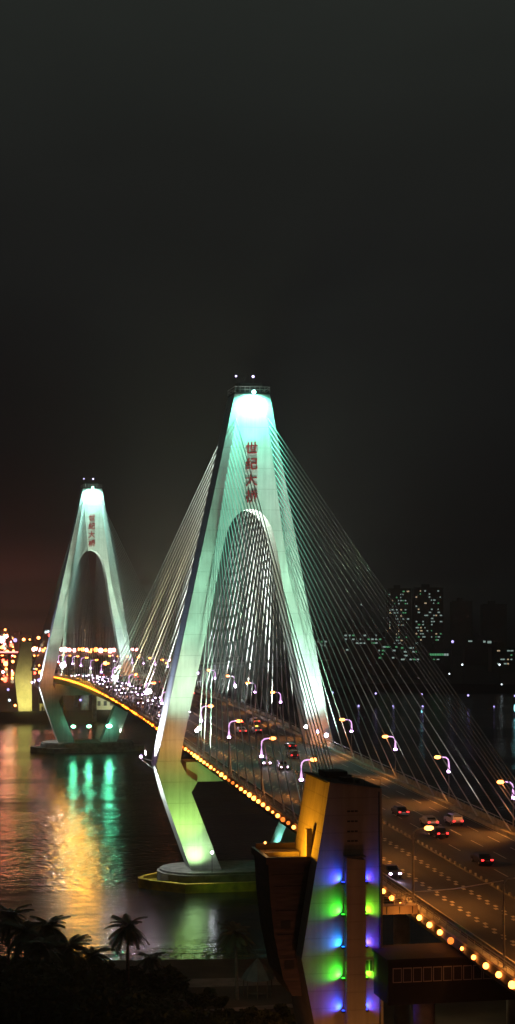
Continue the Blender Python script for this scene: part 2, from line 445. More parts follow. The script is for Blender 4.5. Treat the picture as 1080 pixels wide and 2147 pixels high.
# flood fittings and the light they give -------------------------------------------------
def fitting(parent, p, m, r=.3, name='floodlight'):
    o = MB().ball(p, r).build(name, m, parent); return o
def aim(parent_y, near):
    k = 1 if near else 1.0
    Y = parent_y
    T = T1 if near else T2
    top = (.16, 1, .68) if near else (.42, 1, .85)
    # tip: arm holding a strong flood that shines down the front
    MB().tube([(-.9, -5.1, 106.6), (-.9, -6.6, 106.9)], .08, 5).build('flood_arm', 'darksteel', T)
    fitting(T, (-.9, -6.5, 106.5), 'flood_cyan', .42)
    spot((-.9, -6.6, 106.1) if near else (-.9, Y - 6.6, 106.1), (-.9, Y - 3.6, 99.5), 42000 if near else 30000, top, 150, .6, .3)
    spot((-.9, Y - 10.5, 106.4), (-.9, Y - 4, 84), 6500 if near else 8000, (.28, 1, .62) if near else (.5, 1, .8), 60, 1, .4)
    # deck-level floods on the inner sides of the legs
    for s in (-1, 1):
        x = -13.2 if s < 0 else 10.6
        x = -12.9 if s < 0 else 10.4
        MB().tube([(x, -7, zd(Y - 7) + .2), (x, -7, 34.0)], .07, 5).build('flood_mast', 'steel', T)
        fitting(T, (x, -7, 34.2), 'flood_white', .42)
        xl = xc(48) + s * 13.1
        white = (.72, 1, .68) if s < 0 else (.64, 1, .82)
        q = 1 if near else .5
        spot((x, Y - 32, 32.5), (xl + s * .6, Y - 4, 44), 105000 * q, white, 35, 1, 1.8)
        spot((x, Y - 32, 33.0), (xc(60) + s * 10.8, Y - 4, 59), 105000 * q, (.5, 1, .66), 30, 1, 1.8)
        spot((x, Y - 32, 33.0), (xc(78) + s * 7.4, Y - 4, 76), 90000 * q, (.36, 1, .62), 28, 1, 1.8)
        if s > 0: spot((x, Y - 10.5, 33.2), (xc(42) + s * 12.8, Y - 4, 43), 9000 * q, (.9, 1, 1), 80, 1, .3)
        # main-span face
        spot((x, Y + 13, 34.6), (xl, Y + 4, 55), 12000, white, 50, .8, .3)
    # outer bracket flood washing the outer side face
    br = MB().tube([(-21.3, 0, 26.6), (-24.6, 0, 27.6)], .1, 5).tube([(-21.0, 0, 24.6), (-24.6, 0, 27.4)], .07, 5).tube([(-24.6, -2.5, 27.5), (-24.6, 2.5, 27.5)], .08, 5)
    br.tube([(-24.6, -2.4, 27.5), (-24.6, -2.4, 28.8)], .05, 4).tube([(-23.4, 0, 27.2), (-23.4, 0, 29)], .05, 4); br.build('bracket', 'steel', T)
    fitting(T, (-24.6, -1.4, 27.9), 'flood_violet', .3); fitting(T, (-24.3, 1.6, 27.5), 'flood_violet', .2)
    spot((-24.6, Y, 27.6), (-20.2, Y, 33.5), 60000, (.8, .86, 1), 50, 1, .25)
    spot((-24.6, Y, 28.2), (-21.2, Y, 31), 24000, (.86, .84, 1), 96, .9, .25)
    spot((-24.6, Y, 27), (-19.5, Y, 19), 26000, (.9, 1, .95), 75, .8, .25)
    spot((-25, Y, 29), (-16.3, Y, 52), 20000, (.12, .4, 1), 24, 1, .3)
    spot((-19.5, Y - 16, 33.5), (-18, Y - 4, 30.5), 3600, (1, .33, .05), 75, 1, .3)
    spot((9, Y - 14, 33.5), (15, Y - 4, 31.5), 5000, (1, .3, .04), 75, 1, .3)
    # arch soffit and leg inner faces
    spot((5.5, Y, 33.5), (-.5, Y, 81), 40000, (.9, 1, .95), 16, .6, .2)
    spot((8.5, Y, 33.5), (xc(70) + 6.5, Y, 72), 30000, (.8, 1, .92), 20, .9, .2)

aim(0, True); aim(340, False)
# lower legs
spot((-13.6, -8.3, 5.3), (-13.2, -4, 9.5), 4600, (.55, 1, .38), 110, 1, .3)
spot((-14.5, -11.5, 5.6), (-16.2, -4, 21), 17000, (.47, .88, .15), 74, 1, .3)
spot((-12, -22, 4), (-6, -8, 3), 420, (.3, .9, .15), 120, 1, .5)
pass
spot((3.5, -3, 6.3), (8.0, -1, 12), 18000, (.3, 1, .8), 100, .8, .3)
spot((11, 336, 7.5), (14.5, 336, 16), 5000, (.75, .95, .7), 110, .8, .3)
spot((-11, 329, 7), (-15, 336, 22), 500, (.2, .9, .4), 100, .8, .3)
# lamp post on the near pile cap
t = thing('pier_lamp', 'short lamp post with one bluish-white lamp on the near pile cap beside the leg foot', 'lamp', (-10.2, -7.9, 3.7))
MB().tube([(0, 0, 0), (0, 0, 4.0)], .07, 6).build('post', 'darksteel', t)
MB().ball((0, 0, 4.3), .33).build('lamp_head', 'flood_white', t)
point((-10.2, -8.8, 8), 50, (.7, .85, 1), .2)
# green floods on the far pile cap
for k, (x, r) in enumerate(((-8.4, .75), (-2.1, .75), (6.0, 1.0))):
    t = thing('pier_floodlight', f'green-white floodlight shining from the far pile cap over the water, {["left", "middle", "right and brightest"][k]} of three', 'floodlight', (x, 332.6, 3.7), 0, 'floodlights on the far pile cap')
    MB().tube([(0, 0, 0), (0, 0, 6.1)], .1, 6).build('post', 'darksteel', t)
    MB().ball((0, 0, 6.6), (r * 1.25, .4, r * .8), 10, 8).build('lamp_head', 'flood_green', t)
    spot((x, 332.0, 10.3), (x - 4, 270, 0), 3600 if r > .8 else 2400, (.12, 1, .5), 120, 1, .5)
    spot((x, 333.2, 10.3), (x, 336.5, 14), 250, (.15, 1, .5), 140, 1, .5)

# yellow fender round each pile cap
def fender(Y, lab):
    t = thing('fender', lab, 'fender', (-1.9, Y, 0), 0, 'collision fenders round the tower feet')
    outer = [(-23, -1.2), (-21, -4.2), (-14.5, -10.6), (14.5, -10.6), (21, -4.2), (23, -1.2), (23, 1.2), (21, 4.2), (14.5, 10.6), (-14.5, 10.6), (-21, 4.2), (-23, 1.2)]
    inner = [(x * .957, y * .89) for x, y in outer]
    mb = MB(); n = len(outer)
    for k in range(n):
        l = (k + 1) % n; a, b, c, d = outer[k], outer[l], inner[l], inner[k]
        mb.quad([(*a, -.6), (*b, -.6), (*b, 1.9), (*a, 1.9)]); mb.quad([(*a, 1.9), (*b, 1.9), (*c, 1.9), (*d, 1.9)]); mb.quad([(*d, -.6), (*c, -.6), (*c, 1.9), (*d, 1.9)])
    mb.build('fender_ring', 'yellow' if Y == 0 else 'darkconc', t)
    for s in (-1, 1):
        b = MB()
        b.tube([(s * 16.6, -7.8, 1.55), (s * 18.0, 6.6, 1.55)], .32, 6); b.tube([(s * 21.6, 0, 1.45), (s * 17.3, 0, 1.45)], .22, 6)
        b.build('brace', 'yellow' if Y == 0 else 'darkconc', t)
    return t
fender(0, 'yellow pointed fender ring floating round the foot of the near tower')
fender(340, 'dark pointed fender ring round the foot of the far tower')

# ------------------------------------------------------------------ street lamps
def lamp_proto(h, blob, left, tube=True):
    s = 1 if left else -1          # arm direction (+x over the road for the left row)
    t = thing('street_lamp', 'x', 'street lamp')
    MB().tube([(0, 0, 0), (0, 0, blob if tube else h - .6)], [.13, .09], 8).build('pole', 'steel', t)
    arm = [(0, 0, h - .9), (s * .12, 0, h - .4), (s * .5, 0, h - .08), (s * 1.1, 0, h), (s * 1.6, 0, h + .03)]
    if tube:
        MB().tube([(0, 0, blob + .1), (0, 0, blob + .8)] + arm, [.24, .16, .11, .1, .1, .09, .08], 8).build('glowing_pole', 'pole_glow', t, True)  # upper pole glows by itself, standing in for the uplight's wash on it
        MB().ball((0, 0, blob), (.33, .33, .28)).build('uplight', 'flood_violet', t, True)
        MB().tube([(0, 0, blob - .5), (0, 0, blob - .2)], [.16, .3], 8).build('uplight_housing', 'darksteel', t)
    else:
        MB().tube([(0, 0, h - 1)] + arm, .07, 8).build('arm', 'steel', t, True)
    MB().ball((s * 1.95, 0, h), (.6, .4, .3)).build('lamp_head', 'head_orange', t, True)
    MB().box(min(s * 1.75, s * 2.15), max(s * 1.75, s * 2.15), -.12, .12, h + .2, h + .3).build('head_housing', 'darksteel', t)
    return t
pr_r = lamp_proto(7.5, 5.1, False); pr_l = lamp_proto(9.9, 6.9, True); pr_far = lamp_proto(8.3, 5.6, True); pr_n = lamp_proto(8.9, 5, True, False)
first = set()
def put(proto, loc, label, group):
    if proto.name not in first: first.add(proto.name); kids(proto); o = proto; o.location = loc; o['label'] = label; o['group'] = group; return o
    return copy_tree(proto, loc, 0, label, None, group)
def sodium(x, y, z, side):
    spot((x + side * 1.95, y, z - .35), (x + side * 7.5, y, z - 8), 5400 if y > 0 else 6800, CORE, 114, .9, .3, 'street_lamp_light')
ry = [-127, -95, -62, -29, 8, 41, 73, 103, 134, 166, 198, 231, 263, 296, 330, 362, 394]
for k, y in enumerate(ry):
    z = zd(y) + .3
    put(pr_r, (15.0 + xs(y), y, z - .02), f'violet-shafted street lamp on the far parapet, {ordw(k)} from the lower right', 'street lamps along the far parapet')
    sodium(15, y, z + 7.5, -1)
ly = [-115, -84, -53, -21, 10, 36, 65, 100, 139, 170, 203, 236, 268, 300, 330]
for k, y in enumerate(ly):
    z = zd(y) + .25
    pr = pr_l if y < 0 else pr_far
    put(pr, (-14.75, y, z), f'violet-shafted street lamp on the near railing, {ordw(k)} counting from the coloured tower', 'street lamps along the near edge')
    sodium(-14.75, y, z + (9.9 if y < 0 else 8.3), 1)
for k, y in enumerate((-146, -176, -208.5, -241)):
    put(pr_n, (-14.75, y, zd(y) + .25), f'plain grey lamp pole on the near railing, {ordw(k)} from behind the coloured tower', 'plain lamp poles on the approach')
    spot((-12.8, y, zd(y) + 8.6), (-8, y, zd(y)), 5600, CORE, 150, .7, .3)
w = MB().tube([(-14.75, -176.2, zd(-176) + 1.7), (-14.75, -192, 30.0), (-14.75, -208.4, zd(-208) + 8.9)], .05, 5).build('overhead_wire', 'steel')
tag(w, 'thin pale wire strung between two plain lamp poles at lower right', 'wire')
# big white floods on the near edge aimed at the cables
for k, (y, h, r, lab) in enumerate(((66, 5.9, .6, 'blazing white floodlight above the near edge, just left of the near tower'), (140, 4.9, .65, 'blazing white floodlight above the near edge, midway between the towers'), (318, 4.2, .9, 'blazing white floodlight beside the foot of the far tower'))):
    t = thing('cable_floodlight', lab, 'floodlight', (-13.9, y, zd(y) + .2), 0, 'white floodlights on the deck')
    MB().tube([(0, 0, 0), (0, 0, h)], .08, 6).build('post', 'steel', t)
    MB().ball((0, 0, h + .3), (r * 1.3, r * .5, r * 1.1), 10, 8).build('lamp_head', 'flood_white', t)
    point((-13.7, y - .8, zd(y) + h + .9), 6000, (1, .8, .95), .3)
for k, (x, y, h, r, lab) in enumerate(((15, 101, 4.6, .38, 'bright white floodlight on the far parapet seen through the arch'), (14, -11, 2.3, .45, 'white floodlight on a short post at the foot of the right leg'), (12.6, -9, 2.9, .35, 'violet floodlight on a short post left of the right leg'), (-14.2, -12, 3.8, .38, 'white floodlight on the near edge at the foot of the left leg'))):
    t = thing('cable_floodlight', lab, 'floodlight', (x, y, zd(y) + .2), 0, 'small floodlights on the deck')
    MB().tube([(0, 0, 0), (0, 0, h)], .07, 6).build('post', 'steel', t)
    MB().ball((0, 0, h + .25), r).build('lamp_head', 'flood_white' if 'white' in lab else 'flood_violet', t)

# light thrown up along the stay cables
CC = [(.6, 1, .85), (.9, 1, .9), (1, .93, .6), (1, .9, .5), (.6, 1, .65), (.9, 1, .9)]
for side in (-1, 1):
    for j, y in enumerate((18, 48, 80, 112, 145)):
        c = CC[(j + (2 if side > 0 else 0)) % 6] if side < 0 else (.85, 1, .9)
        spot((side * 13.0, y, zd(y) + 1.5), (side * 8.5, y * .42, 66), (115000 if side > 0 else 130000) * (.25 if j == 0 else .7 if j == 1 else 1), c, 38, .9, .3)
        if j in (1, 2, 3): spot((side * 13.0, y, zd(y) + 1.5), (side * 6.5, y * .16, 88), 240000, c, 17, 1, .3)
        if j in (0, 2, 4): spot((side * 13.0, 340 - y, zd(y) + 1.5), (side * 8.5, 340 - y * .42, 66), 60000, (.9, 1, .75), 38, .9, .3)
    for j, y in enumerate((-30, -75, -120)):
        if side > 0: spot((13.2, y, zd(y) + 1.5), (9.5, y * .4, 76), 70000, (1, .97, .9), 26, 1, .3)
        spot((side * 13.2, y, zd(y) + 1.5), (side * 9.5, y * .5, 60), 22000 if side > 0 else 8000, (.75, 1, .8) if side < 0 else (1, .9, .75), 36, .9, .3)
for y in ry[4:12] + ry[:4]:
    spot((15.3, y + .3, zd(y) + 5.6), (13.6, y * .9, zd(y) + 16), 900 if y > 0 else 500, (.7, .35, 1), 70, .9, .2)
for y in ly[4:12]:
    spot((-15.0, y + .3, zd(y) + 5.6), (-13.6, y * .9, zd(y) + 16), 1100, (.7, .35, 1), 70, .9, .2)

# ------------------------------------------------------------------ cars
def car_proto(paint, taxi=False, suv=False, simple=False):
    t = thing('car', 'x', 'car')
    h = .16 if suv else 0
    prof = [(-2.25, .35), (-2.3, .75), (-2.2, .98), (-1.5, 1.02 + h), (-.95, 1.42 + h), (.55, 1.46 + h), (1.2, 1.0 + h * .6), (2.1, .86), (2.28, .62), (2.25, .33)]
    if suv: prof = [(-2.25, .4), (-2.3, .85), (-2.22, 1.12), (-2.0, 1.6), (.5, 1.66), (1.15, 1.1), (2.15, .98), (2.3, .7), (2.25, .38)]
    body = MB(); n = len(prof)
    for s in (-1, 1):
        body.quad([(s * (.88 if z < 1.1 else .72), y, z) for y, z in (prof if s > 0 else prof[::-1])])
    for k in range(n):
        (y0, z0), (y1, z1) = prof[k], prof[(k + 1) % n]; w0 = .88 if z0 < 1.1 else .72; w1 = .88 if z1 < 1.1 else .72
        body.quad([(-w0, y0, z0), (-w1, y1, z1), (w1, y1, z1), (w0, y0, z0)])
    body.build('body', 'car_' + paint, t)
    g = MB(); zt = 1.42 + h; yb = -1.42 if not suv else -2.08
    g.quad([(-.66, 1.2, 1.06 + h * .6), (.66, 1.2, 1.06 + h * .6), (.6, .66, zt - .02), (-.6, .66, zt - .02)])
    g.quad([(-.66, yb - .06, 1.1 + h), (-.6, yb + .42 if not suv else yb + .04, zt - .04), (.6, yb + .42 if not suv else yb + .04, zt - .04), (.66, yb - .06, 1.1 + h)])
    for s in (-1, 1): g.quad([(s * .84, -1.3, 1.06 + h), (s * .84, 1.0, 1.06 + h), (s * .745, .5, zt - .06), (s * .745, -.9, zt - .06)])
    g.build('window', 'glass', t)
    for s in (-1, 1):
        MB().ball((s * .62, 2.2, .68), (.2, .12, .13), 8, 5).build('headlight', 'head_white', t)
        MB().box(s * .66 - .17, s * .66 + .17, -2.37, -2.2, .72, .9).build('tail_light', 'tail_red', t)
        if not simple:
            for y in (-1.4, 1.42):
                wh = MB().tube([(s * .72, y, .33), (s * .93, y, .33)], .33, 12).build('wheel', 'tyre', t)
                MB().tube([(s * .93, y, .33), (s * .945, y, .33)], .19, 10).build('rim', 'rim', wh)
    if not simple:
        MB().box(-.86, .86, -2.36, -2.2, .38, .6).build('bumper', 'darksteel', t)
        MB().box(-.25, .25, -2.38, -2.31, .66, .78).build('number_plate', 'frame', t)
    if taxi: MB().box(-.3, .3, -.35, -.05, zt + .03, zt + .26).build('roof_sign', 'taxi', t)
    kids(t); return t
P = {c: car_proto(c) for c in ('black', 'silver', 'white', 'grey')}
P['taxi'] = car_proto('silver', True); P['suv'] = car_proto('grey', False, True); P['whitesuv'] = car_proto('white', False, True)
used = set()
def place_car(kind, x, y, away, label, group):
    pr = P[kind]; rz = 0 if away else math.pi
    loc = (x + xs(y), y, zd(y) + .03)
    slope = math.atan((zd(y + 2) - zd(y - 2)) / 4)
    if kind not in used:
        used.add(kind); o = pr; o.location = loc; o['label'] = label; o['group'] = group
        for q in kids(pr): pass
    else: o = copy_tree(pr, loc, rz, label, None, group)
    o.rotation_euler = (slope if away else -slope, 0, rz)
    if not away: spot((x, y - 2.5, zd(y) + .7), (x, y - 14, zd(y) - .3), 260, (.9, .75, 1), 60, .6, .1, 'headlight_beam')
    else: spot((x + 0, y + 2.5, zd(y) + .7), (x, y + 14, zd(y) - .3), 200, (1, .8, .6), 60, .6, .1, 'headlight_beam')
    return o
G1 = 'cars driving away on the right carriageway'; G2 = 'oncoming cars on the left carriageway'
place_car('grey', 4.7, 42, True, 'grey car driving away beyond the near tower, left of the silver car level with it', G1)
place_car('silver', 9.0, 43, True, 'silver car driving away closest to the far parapet behind the taxi', G1)
place_car('white', 1.6, 21.5, True, 'white car driving away left of the taxi beyond the near tower', G1)
place_car('taxi', 5.4, 22.5, True, 'silver taxi with lit yellow roof sign beyond the near tower', G1)
place_car('black', 6.3, -10.5, True, 'black car with tail lights just in front of the near tower', G1)
place_car('suv', 3.0, -27.5, True, 'grey tall car driving away directly behind the black car in front of the near tower', G1)
place_car('black', 3.4, -106, True, 'black car just right of the coloured tower with red tail lights', G1)
place_car('silver', 4.9, -117, True, 'silver car between the dark car and the white tall car right of the coloured tower', G1)
place_car('whitesuv', 9.0, -116.5, True, 'white tall car near the far parapet at the right', G1)
place_car('black', 3.2, -127.5, True, 'black car behind the silver one right of the coloured tower', G1)
place_car('black', 2.4, -150, True, 'black car alone at the lower right with glowing red tail bar', G1)
place_car('white', -5.0, -38.5, False, 'white oncoming car with violet headlights under a curved lamp', G2)
place_car('suv', -3.0, -45.5, False, 'grey oncoming tall car with violet headlights left of the tower top', G2)
place_car('grey', -12.3, -157, False, 'grey oncoming car half hidden by the right edge of the coloured tower', G2)
jam = [(-10.8, 163), (-7.2, 171), (-10.9, 146), (-7.4, 150), (-7.0, 138), (-3.4, 151), (-3.9, 123), (-7.6, 91), (-11.3, 63), (-3.4, 186), (-7.4, 188), (-11.2, 205), (-3.4, 206), (-2.9, 225), (-7.2, 226), (-3.4, 250), (-11.2, 240), (-7.3, 262), (-3.4, 276), (-2.9, 292), (-7.3, 300), (-11.2, 306), (-3.4, 318), (-7.3, 328), (-7.5, 112), (-11.3, 104), (-3.4, 98), (-3.4, 72), (-11.2, 182), (-11.2, 222), (-7.3, 244), (-3.4, 238), (-3.4, 171)]
jam.sort(key=lambda p: p[1]); kinds = ['black', 'silver', 'white', 'grey', 'suv']; cnt = {}
lane_w = {-11: 'outermost lane', -7: 'middle lane', -3: 'median lane'}
for k, (x, y) in enumerate(jam):
    ln = -11 if x < -9 else (-7 if x < -5 else -3); i = cnt.get(ln, 0); cnt[ln] = i + 1
    kd = random.choice(kinds)
    place_car(kd, x, y, False, f'oncoming car with violet headlights, {ordw(i)} past the near tower in the {lane_w[ln]}', 'queue of oncoming cars between the towers')
i = 0
for k, (x, y) in enumerate([(4.8, 96), (.6, 120), (8.7, 140), (4.8, 168), (.6, 190), (8.7, 214), (4.8, 236), (.6, 252), (8.7, 270), (4.8, 292), (.6, 312)]):
    place_car(random.choice(kinds), x, y, True, f'distant car with red tail lights, {ordw(k)} beyond the taxi on the right carriageway', 'cars driving away between the towers')

# ------------------------------------------------------------------ coloured service tower beside the near approach
def service_tower(name, lab, X, Y, flip, zt, m):
    t = thing(name, lab, 'tower building', (X, Y, 0))
    return t
st = thing('service_tower', 'wedge-shaped tower beside the road, left face orange, front washed blue and green', 'tower building', (0, 0, 0))
FX, BX = -190.0, -178.4
front = [(-28.3, 41.7), (-31.5, 22.6), (-27.3, 1.5), (-22.25, 1.5), (-22.4, 40.9)]
MB().prism_y([(x, z) for x, z in front], FX, BX).build('wall', 'facade', st)
rb = MB().prism_y([(-26.75, 1.5), (-24.6, 1.5), (-24.6, 33.3), (-26.75, 33.6)], FX - 1.3, FX - .002).build('front_rib', 'facade', st)
MB().box(-26.8, -24.55, FX - 1.32, FX - .003, 33.62, 33.74).build('rib_cap', 'darkconc', st)
rf = MB()
rf.quad([(-28.6, FX - .25, 41.78), (-22.1, FX - .25, 40.95), (-22.1, BX + .2, 40.95), (-28.6, BX + .2, 41.78)])
rf.quad([(-28.6, FX - .25, 41.62), (-28.6, FX - .25, 41.78), (-28.6, BX + .2, 41.78), (-28.6, BX + .2, 41.62)])
rf.box(-27.4, -24.8, -184, -180.6, 41.3, 42.25).box(-26.2, -25.0, -187.2, -185.4, 41.2, 41.9); rf.build('roof', 'roofdark', st)
for x, y, z in ((-24.2, -182.5, 41.75), (-24.4, -187, 41.6)): MB().tube([(x, y, 41), (x, y, z)], .28, 8).build('roof_vent', 'roofdark', st)
for z in (38.5, 37.4, 36.3, 35.25):
    s = MB()
    for k in range(3): s.box(-26.35 + k * .42, -26.35 + k * .42 + .34, FX - .03, FX + .1, z - .09, z + .09)
    s.build('vent_slot', 'slot', st)
MB().tube([(-22.7, FX - .1, 2), (-22.75, FX - .1, 40.6)], .07, 6).build('downpipe', 'darksteel', st)
rr_ = MB()
for x in (-28.2, -26.2, -24.3, -22.5): rr_.tube([(x, FX + .3, 41.7 - (x + 28.3) * .14), (x, FX + .3, 42.7 - (x + 28.3) * .14)], .03, 4)
rr_.tube([(-28.2, FX + .3, 42.7), (-22.5, FX + .3, 41.9)], .03, 4); rr_.build('roof_rail', 'darksteel', st)
fz = MB().box(-30.15, -29.5, -186.6, -185.8, 32.4, 36.2); fz.build('flue', 'facade', st)
wf = MB().box(-24.36, -23.5, FX - .06, FX + .05, 20.9, 22.3).build('window', 'frame', st)
for x in (-24.26, -23.86): MB().box(x, x + .3, FX - .09, FX - .062, 21.02, 22.18).build('pane', 'slot', wf)
LZ = [31.0, 27.5, 24.0, 20.6, 17.1]
LC = [(.015, .05, 1), (.03, 1, .03), (.005, .2, 1), (.03, 1, .03), (.015, .06, 1)]
RC = [(.03, .03, 1), (.2, 1, .01), (.07, .05, 1), (.15, .9, .01), (.03, .05, 1)]
for k, z in enumerate(LZ):
    for s in (-1, 1):
        x = -26.75 - .22 if s < 0 else -24.6 + .22
        f = MB().box(x - .2, x + .2, FX - .75, FX - .35, z - .34, z - .14).build('wall_light', 'darksteel', st)
        c = LC[k] if s < 0 else RC[k]
        gm = glow('coloured_lens', c, 5)
        MB().box(x - .13, x + .13, FX - .68, FX - .42, z - .13, z - .07).build('lens', gm, f)
        spot((x + s * .08, FX - .42, z), (x + s * 1.5, FX + .2, z + 1.0), 720 if s < 0 else 420, c, 132, .85, .08, 'wall_light_beam')
        spot((x + s * .02, FX - .5, z), (x + s * 1, FX + .1, z + .5), 16, (c[0], min(1, c[1] + .5), min(1, c[2] + .3)), 110, .5, .08, 'wall_light_core')
        spot((x + s * .05, FX - .55, z), (x + s * 3.2, FX + .12, z + .5), 60, (.35, .0, .8) if c[2] > .5 else (.4, .4, .02), 120, .6, .08, 'wall_light_spill')
# annex
an = thing('annex', 'dark brown inverted-wedge annex with a terrace joined to the left of the coloured tower', 'building', (0, 0, 0))
fp = [(-34.6, 32.5), (-34.35, 28.5), (-33.9, 24.6), (-32.9, 19.9), (-31.9, 18.0), (-30.8, 18.0), (-31.36, 22.6), (-29.7, 32.5)]
MB().prism_y(fp, -187, -178.9).build('wall', 'brownclad', an)
pp = MB()
pp.box(-34.9, -34.45, -187.3, -178.6, 32.52, 33.3).box(-34.44, -29.75, -187.3, -186.9, 32.52, 33.25).box(-34.44, -29.75, -179.0, -178.6, 32.52, 33.7)
pp.build('parapet', 'brownclad', an)
MB().box(-34.3, -29.9, -181.8, -179.4, 32.51, 33.05).build('terrace_step', 'facade', an)
for z in (31.2, 29.9, 27.2, 24.6, 22.0):
    k = (32.5 - z) * .09
    MB().box(-34.3 + k, -30.2 - k * .6, -187.12, -186.98, z, z + .16).build('ledge', 'brownclad', an)
for x, z in ((-33.2, 25.4), (-31.9, 23.0), (-32.8, 21.0)): MB().box(x, x + 1.1, -187.06, -186.97, z, z + .9).build('louvre', 'slot', an)
al = thing('terrace_lamp', 'small orange terrace lamp on the annex roof shining at the tower side', 'lamp', (-33.6, -180.3, 33.05))
MB().tube([(0, 0, 0), (0, 0, .75)], .05, 6).build('post', 'darksteel', al)
MB().ball((0, 0, .9), .14).build('lamp_head', 'head_orange', al)
spot((-34.3, -184.3, 33.3), (-29.3, -184.6, 37.0), 4800, (1, .42, .012), 150, .9, .3)
spot((-33.6, -181.3, 34), (-32.5, -185, 32.5), 60, (1, .5, .15), 150, .9, .2)
spot((-27, -226, 5), (-27, -190, 18), 3300, (1, .33, .17), 70, 1, .5)  # added warm wash over the tower front, no fixture stands here
spot((-22.8, -196, 3.5), (-23.5, -190, 14), 2600, (1, .42, .06), 70, 1, .3)
spot((-30.5, -194, 8), (-28.5, -190, 15), 900, (1, .35, .08), 90, 1, .3)

# walkway from the coloured tower to the road
wk = thing('footbridge', 'short orange-lit footbridge joining the coloured tower to the road edge', 'footbridge', (0, 0, 0))
MB().box(-22.2, -15.25, -179.5, -177.6, 25.15, 26.1).build('walkway', 'facade', wk)
q = MB()
for y in (-179.4, -177.7):
    q.tube([(-22.2, y, 27.25), (-15.3, y, 27.25)], .05, 5).tube([(-22.2, y, 26.7), (-15.3, y, 26.7)], .03, 4)
    for k in range(6): q.box(-22.1 + k * 1.34, -22.04 + k * 1.34, y - .03, y + .03, 26.1, 27.25)
q.build('railing', 'steel', wk)
for k in range(4): MB().box(-20.6 + k * 1.55, -20.5 + k * 1.55, -179.54, -179.5, 25.2, 26.05).build('joint', 'darksteel', wk)
point((-17.5, -181.2, 24.9), 160, CORE, .2)
# low building under the approach
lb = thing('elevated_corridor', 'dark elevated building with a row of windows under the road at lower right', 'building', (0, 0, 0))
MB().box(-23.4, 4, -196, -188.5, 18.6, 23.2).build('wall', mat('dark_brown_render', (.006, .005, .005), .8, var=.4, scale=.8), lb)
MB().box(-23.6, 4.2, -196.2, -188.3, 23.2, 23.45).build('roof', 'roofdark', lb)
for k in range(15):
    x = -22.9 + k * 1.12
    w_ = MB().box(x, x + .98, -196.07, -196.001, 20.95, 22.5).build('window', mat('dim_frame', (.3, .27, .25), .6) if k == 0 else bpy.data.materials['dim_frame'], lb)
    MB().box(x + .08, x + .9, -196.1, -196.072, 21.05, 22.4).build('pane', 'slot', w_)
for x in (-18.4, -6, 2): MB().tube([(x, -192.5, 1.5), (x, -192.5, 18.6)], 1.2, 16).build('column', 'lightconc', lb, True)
spot((-30, -205, 2.8), (-19, -192, 12), 300, (1, .7, .35), 90, 1, .3)

# ------------------------------------------------------------------ setting: water, land
def sheet(name, poly, z, m, kind='structure'):
    mb = MB(); mb.quad([(x, y, z) for x, y in poly]); o = mb.build(name, m); o['kind'] = kind; return o
wm = bpy.data.materials.new('river_water'); wm.use_nodes = True; nt = wm.node_tree; b = nt.nodes['Principled BSDF']
b.inputs['Base Color'].default_value = (.006, .009, .008, 1); b.inputs['IOR'].default_value = 1.33
tc = nt.nodes.new('ShaderNodeTexCoord')
def wn(scale, st, det=4):
    mp = nt.nodes.new('ShaderNodeMapping'); mp.inputs['Scale'].default_value = st; mp.inputs['Rotation'].default_value = (0, 0, R(11))
    n = nt.nodes.new('ShaderNodeTexNoise'); n.inputs['Scale'].default_value = scale; n.inputs['Detail'].default_value = det
    nt.links.new(tc.outputs['Object'], mp.inputs[0]); nt.links.new(mp.outputs[0], n.inputs['Vector']); return n.outputs['Fac']
n1 = wn(.5, (1, 1, 1), 3); n2 = wn(.05, (1, 2.2, 1), 3); big = wn(.011, (.35, 1.6, 1), 2)
rr = nt.nodes.new('ShaderNodeMapRange'); rr.inputs['From Min'].default_value = .42; rr.inputs['From Max'].default_value = .56; rr.inputs['To Min'].default_value = .07; rr.inputs['To Max'].default_value = .22
nt.links.new(big, rr.inputs['Value']); nt.links.new(rr.outputs[0], b.inputs['Roughness'])
bs = nt.nodes.new('ShaderNodeMapRange'); bs.inputs['From Min'].default_value = .42; bs.inputs['From Max'].default_value = .56; bs.inputs['To Min'].default_value = .5; bs.inputs['To Max'].default_value = .06
nt.links.new(big, bs.inputs['Value'])
b1 = nt.nodes.new('ShaderNodeBump'); b1.inputs['Distance'].default_value = .6; nt.links.new(bs.outputs[0], b1.inputs['Strength']); nt.links.new(n1, b1.inputs['Height'])
b2 = nt.nodes.new('ShaderNodeBump'); b2.inputs['Strength'].default_value = .15; b2.inputs['Distance'].default_value = 1.5; nt.links.new(n2, b2.inputs['Height']); nt.links.new(b2.outputs[0], b1.inputs['Normal'])
nt.links.new(b1.outputs[0], b.inputs['Normal'])
sheet('water', [(-1500, -140), (1500, -140), (1500, 1100), (-1500, 1100)], 0, wm)
# near bank
nb = MB(); shore = [(-600, -60), (-200, -78), (-90, -84), (-45, -86), (-27, -88), (-5, -92), (40, -95), (200, -90), (700, -60)]
for (x0, y0), (x1, y1) in zip(shore, shore[1:]):
    nb.quad([(x0, y0, 0 - 1), (x1, y1, -1), (x1, y1, 2.2), (x0, y0, 2.2)])
nb.quad([(x, y, 2.2) for x, y in shore][::-1] + [(-600, -900, 2.2), (700, -900, 2.2)])
tag(nb.build('near_ground', 'ground'), kind='structure')
sheet('promenade_path', [(-120, -98), (-60, -101), (-20, -104), (10, -106), (10, -112), (-20, -110), (-60, -107), (-120, -104)], 2.26, 'path')
sheet('park_path', [(-32, -124), (-8, -122), (-4, -124.4), (-28, -126)], 2.26, 'path')
sheet('road_below', [(-30, -160), (60, -150), (80, -190), (-22, -186), (-21, -172), (-30, -168)], 2.27, 'path')
rw = MB()
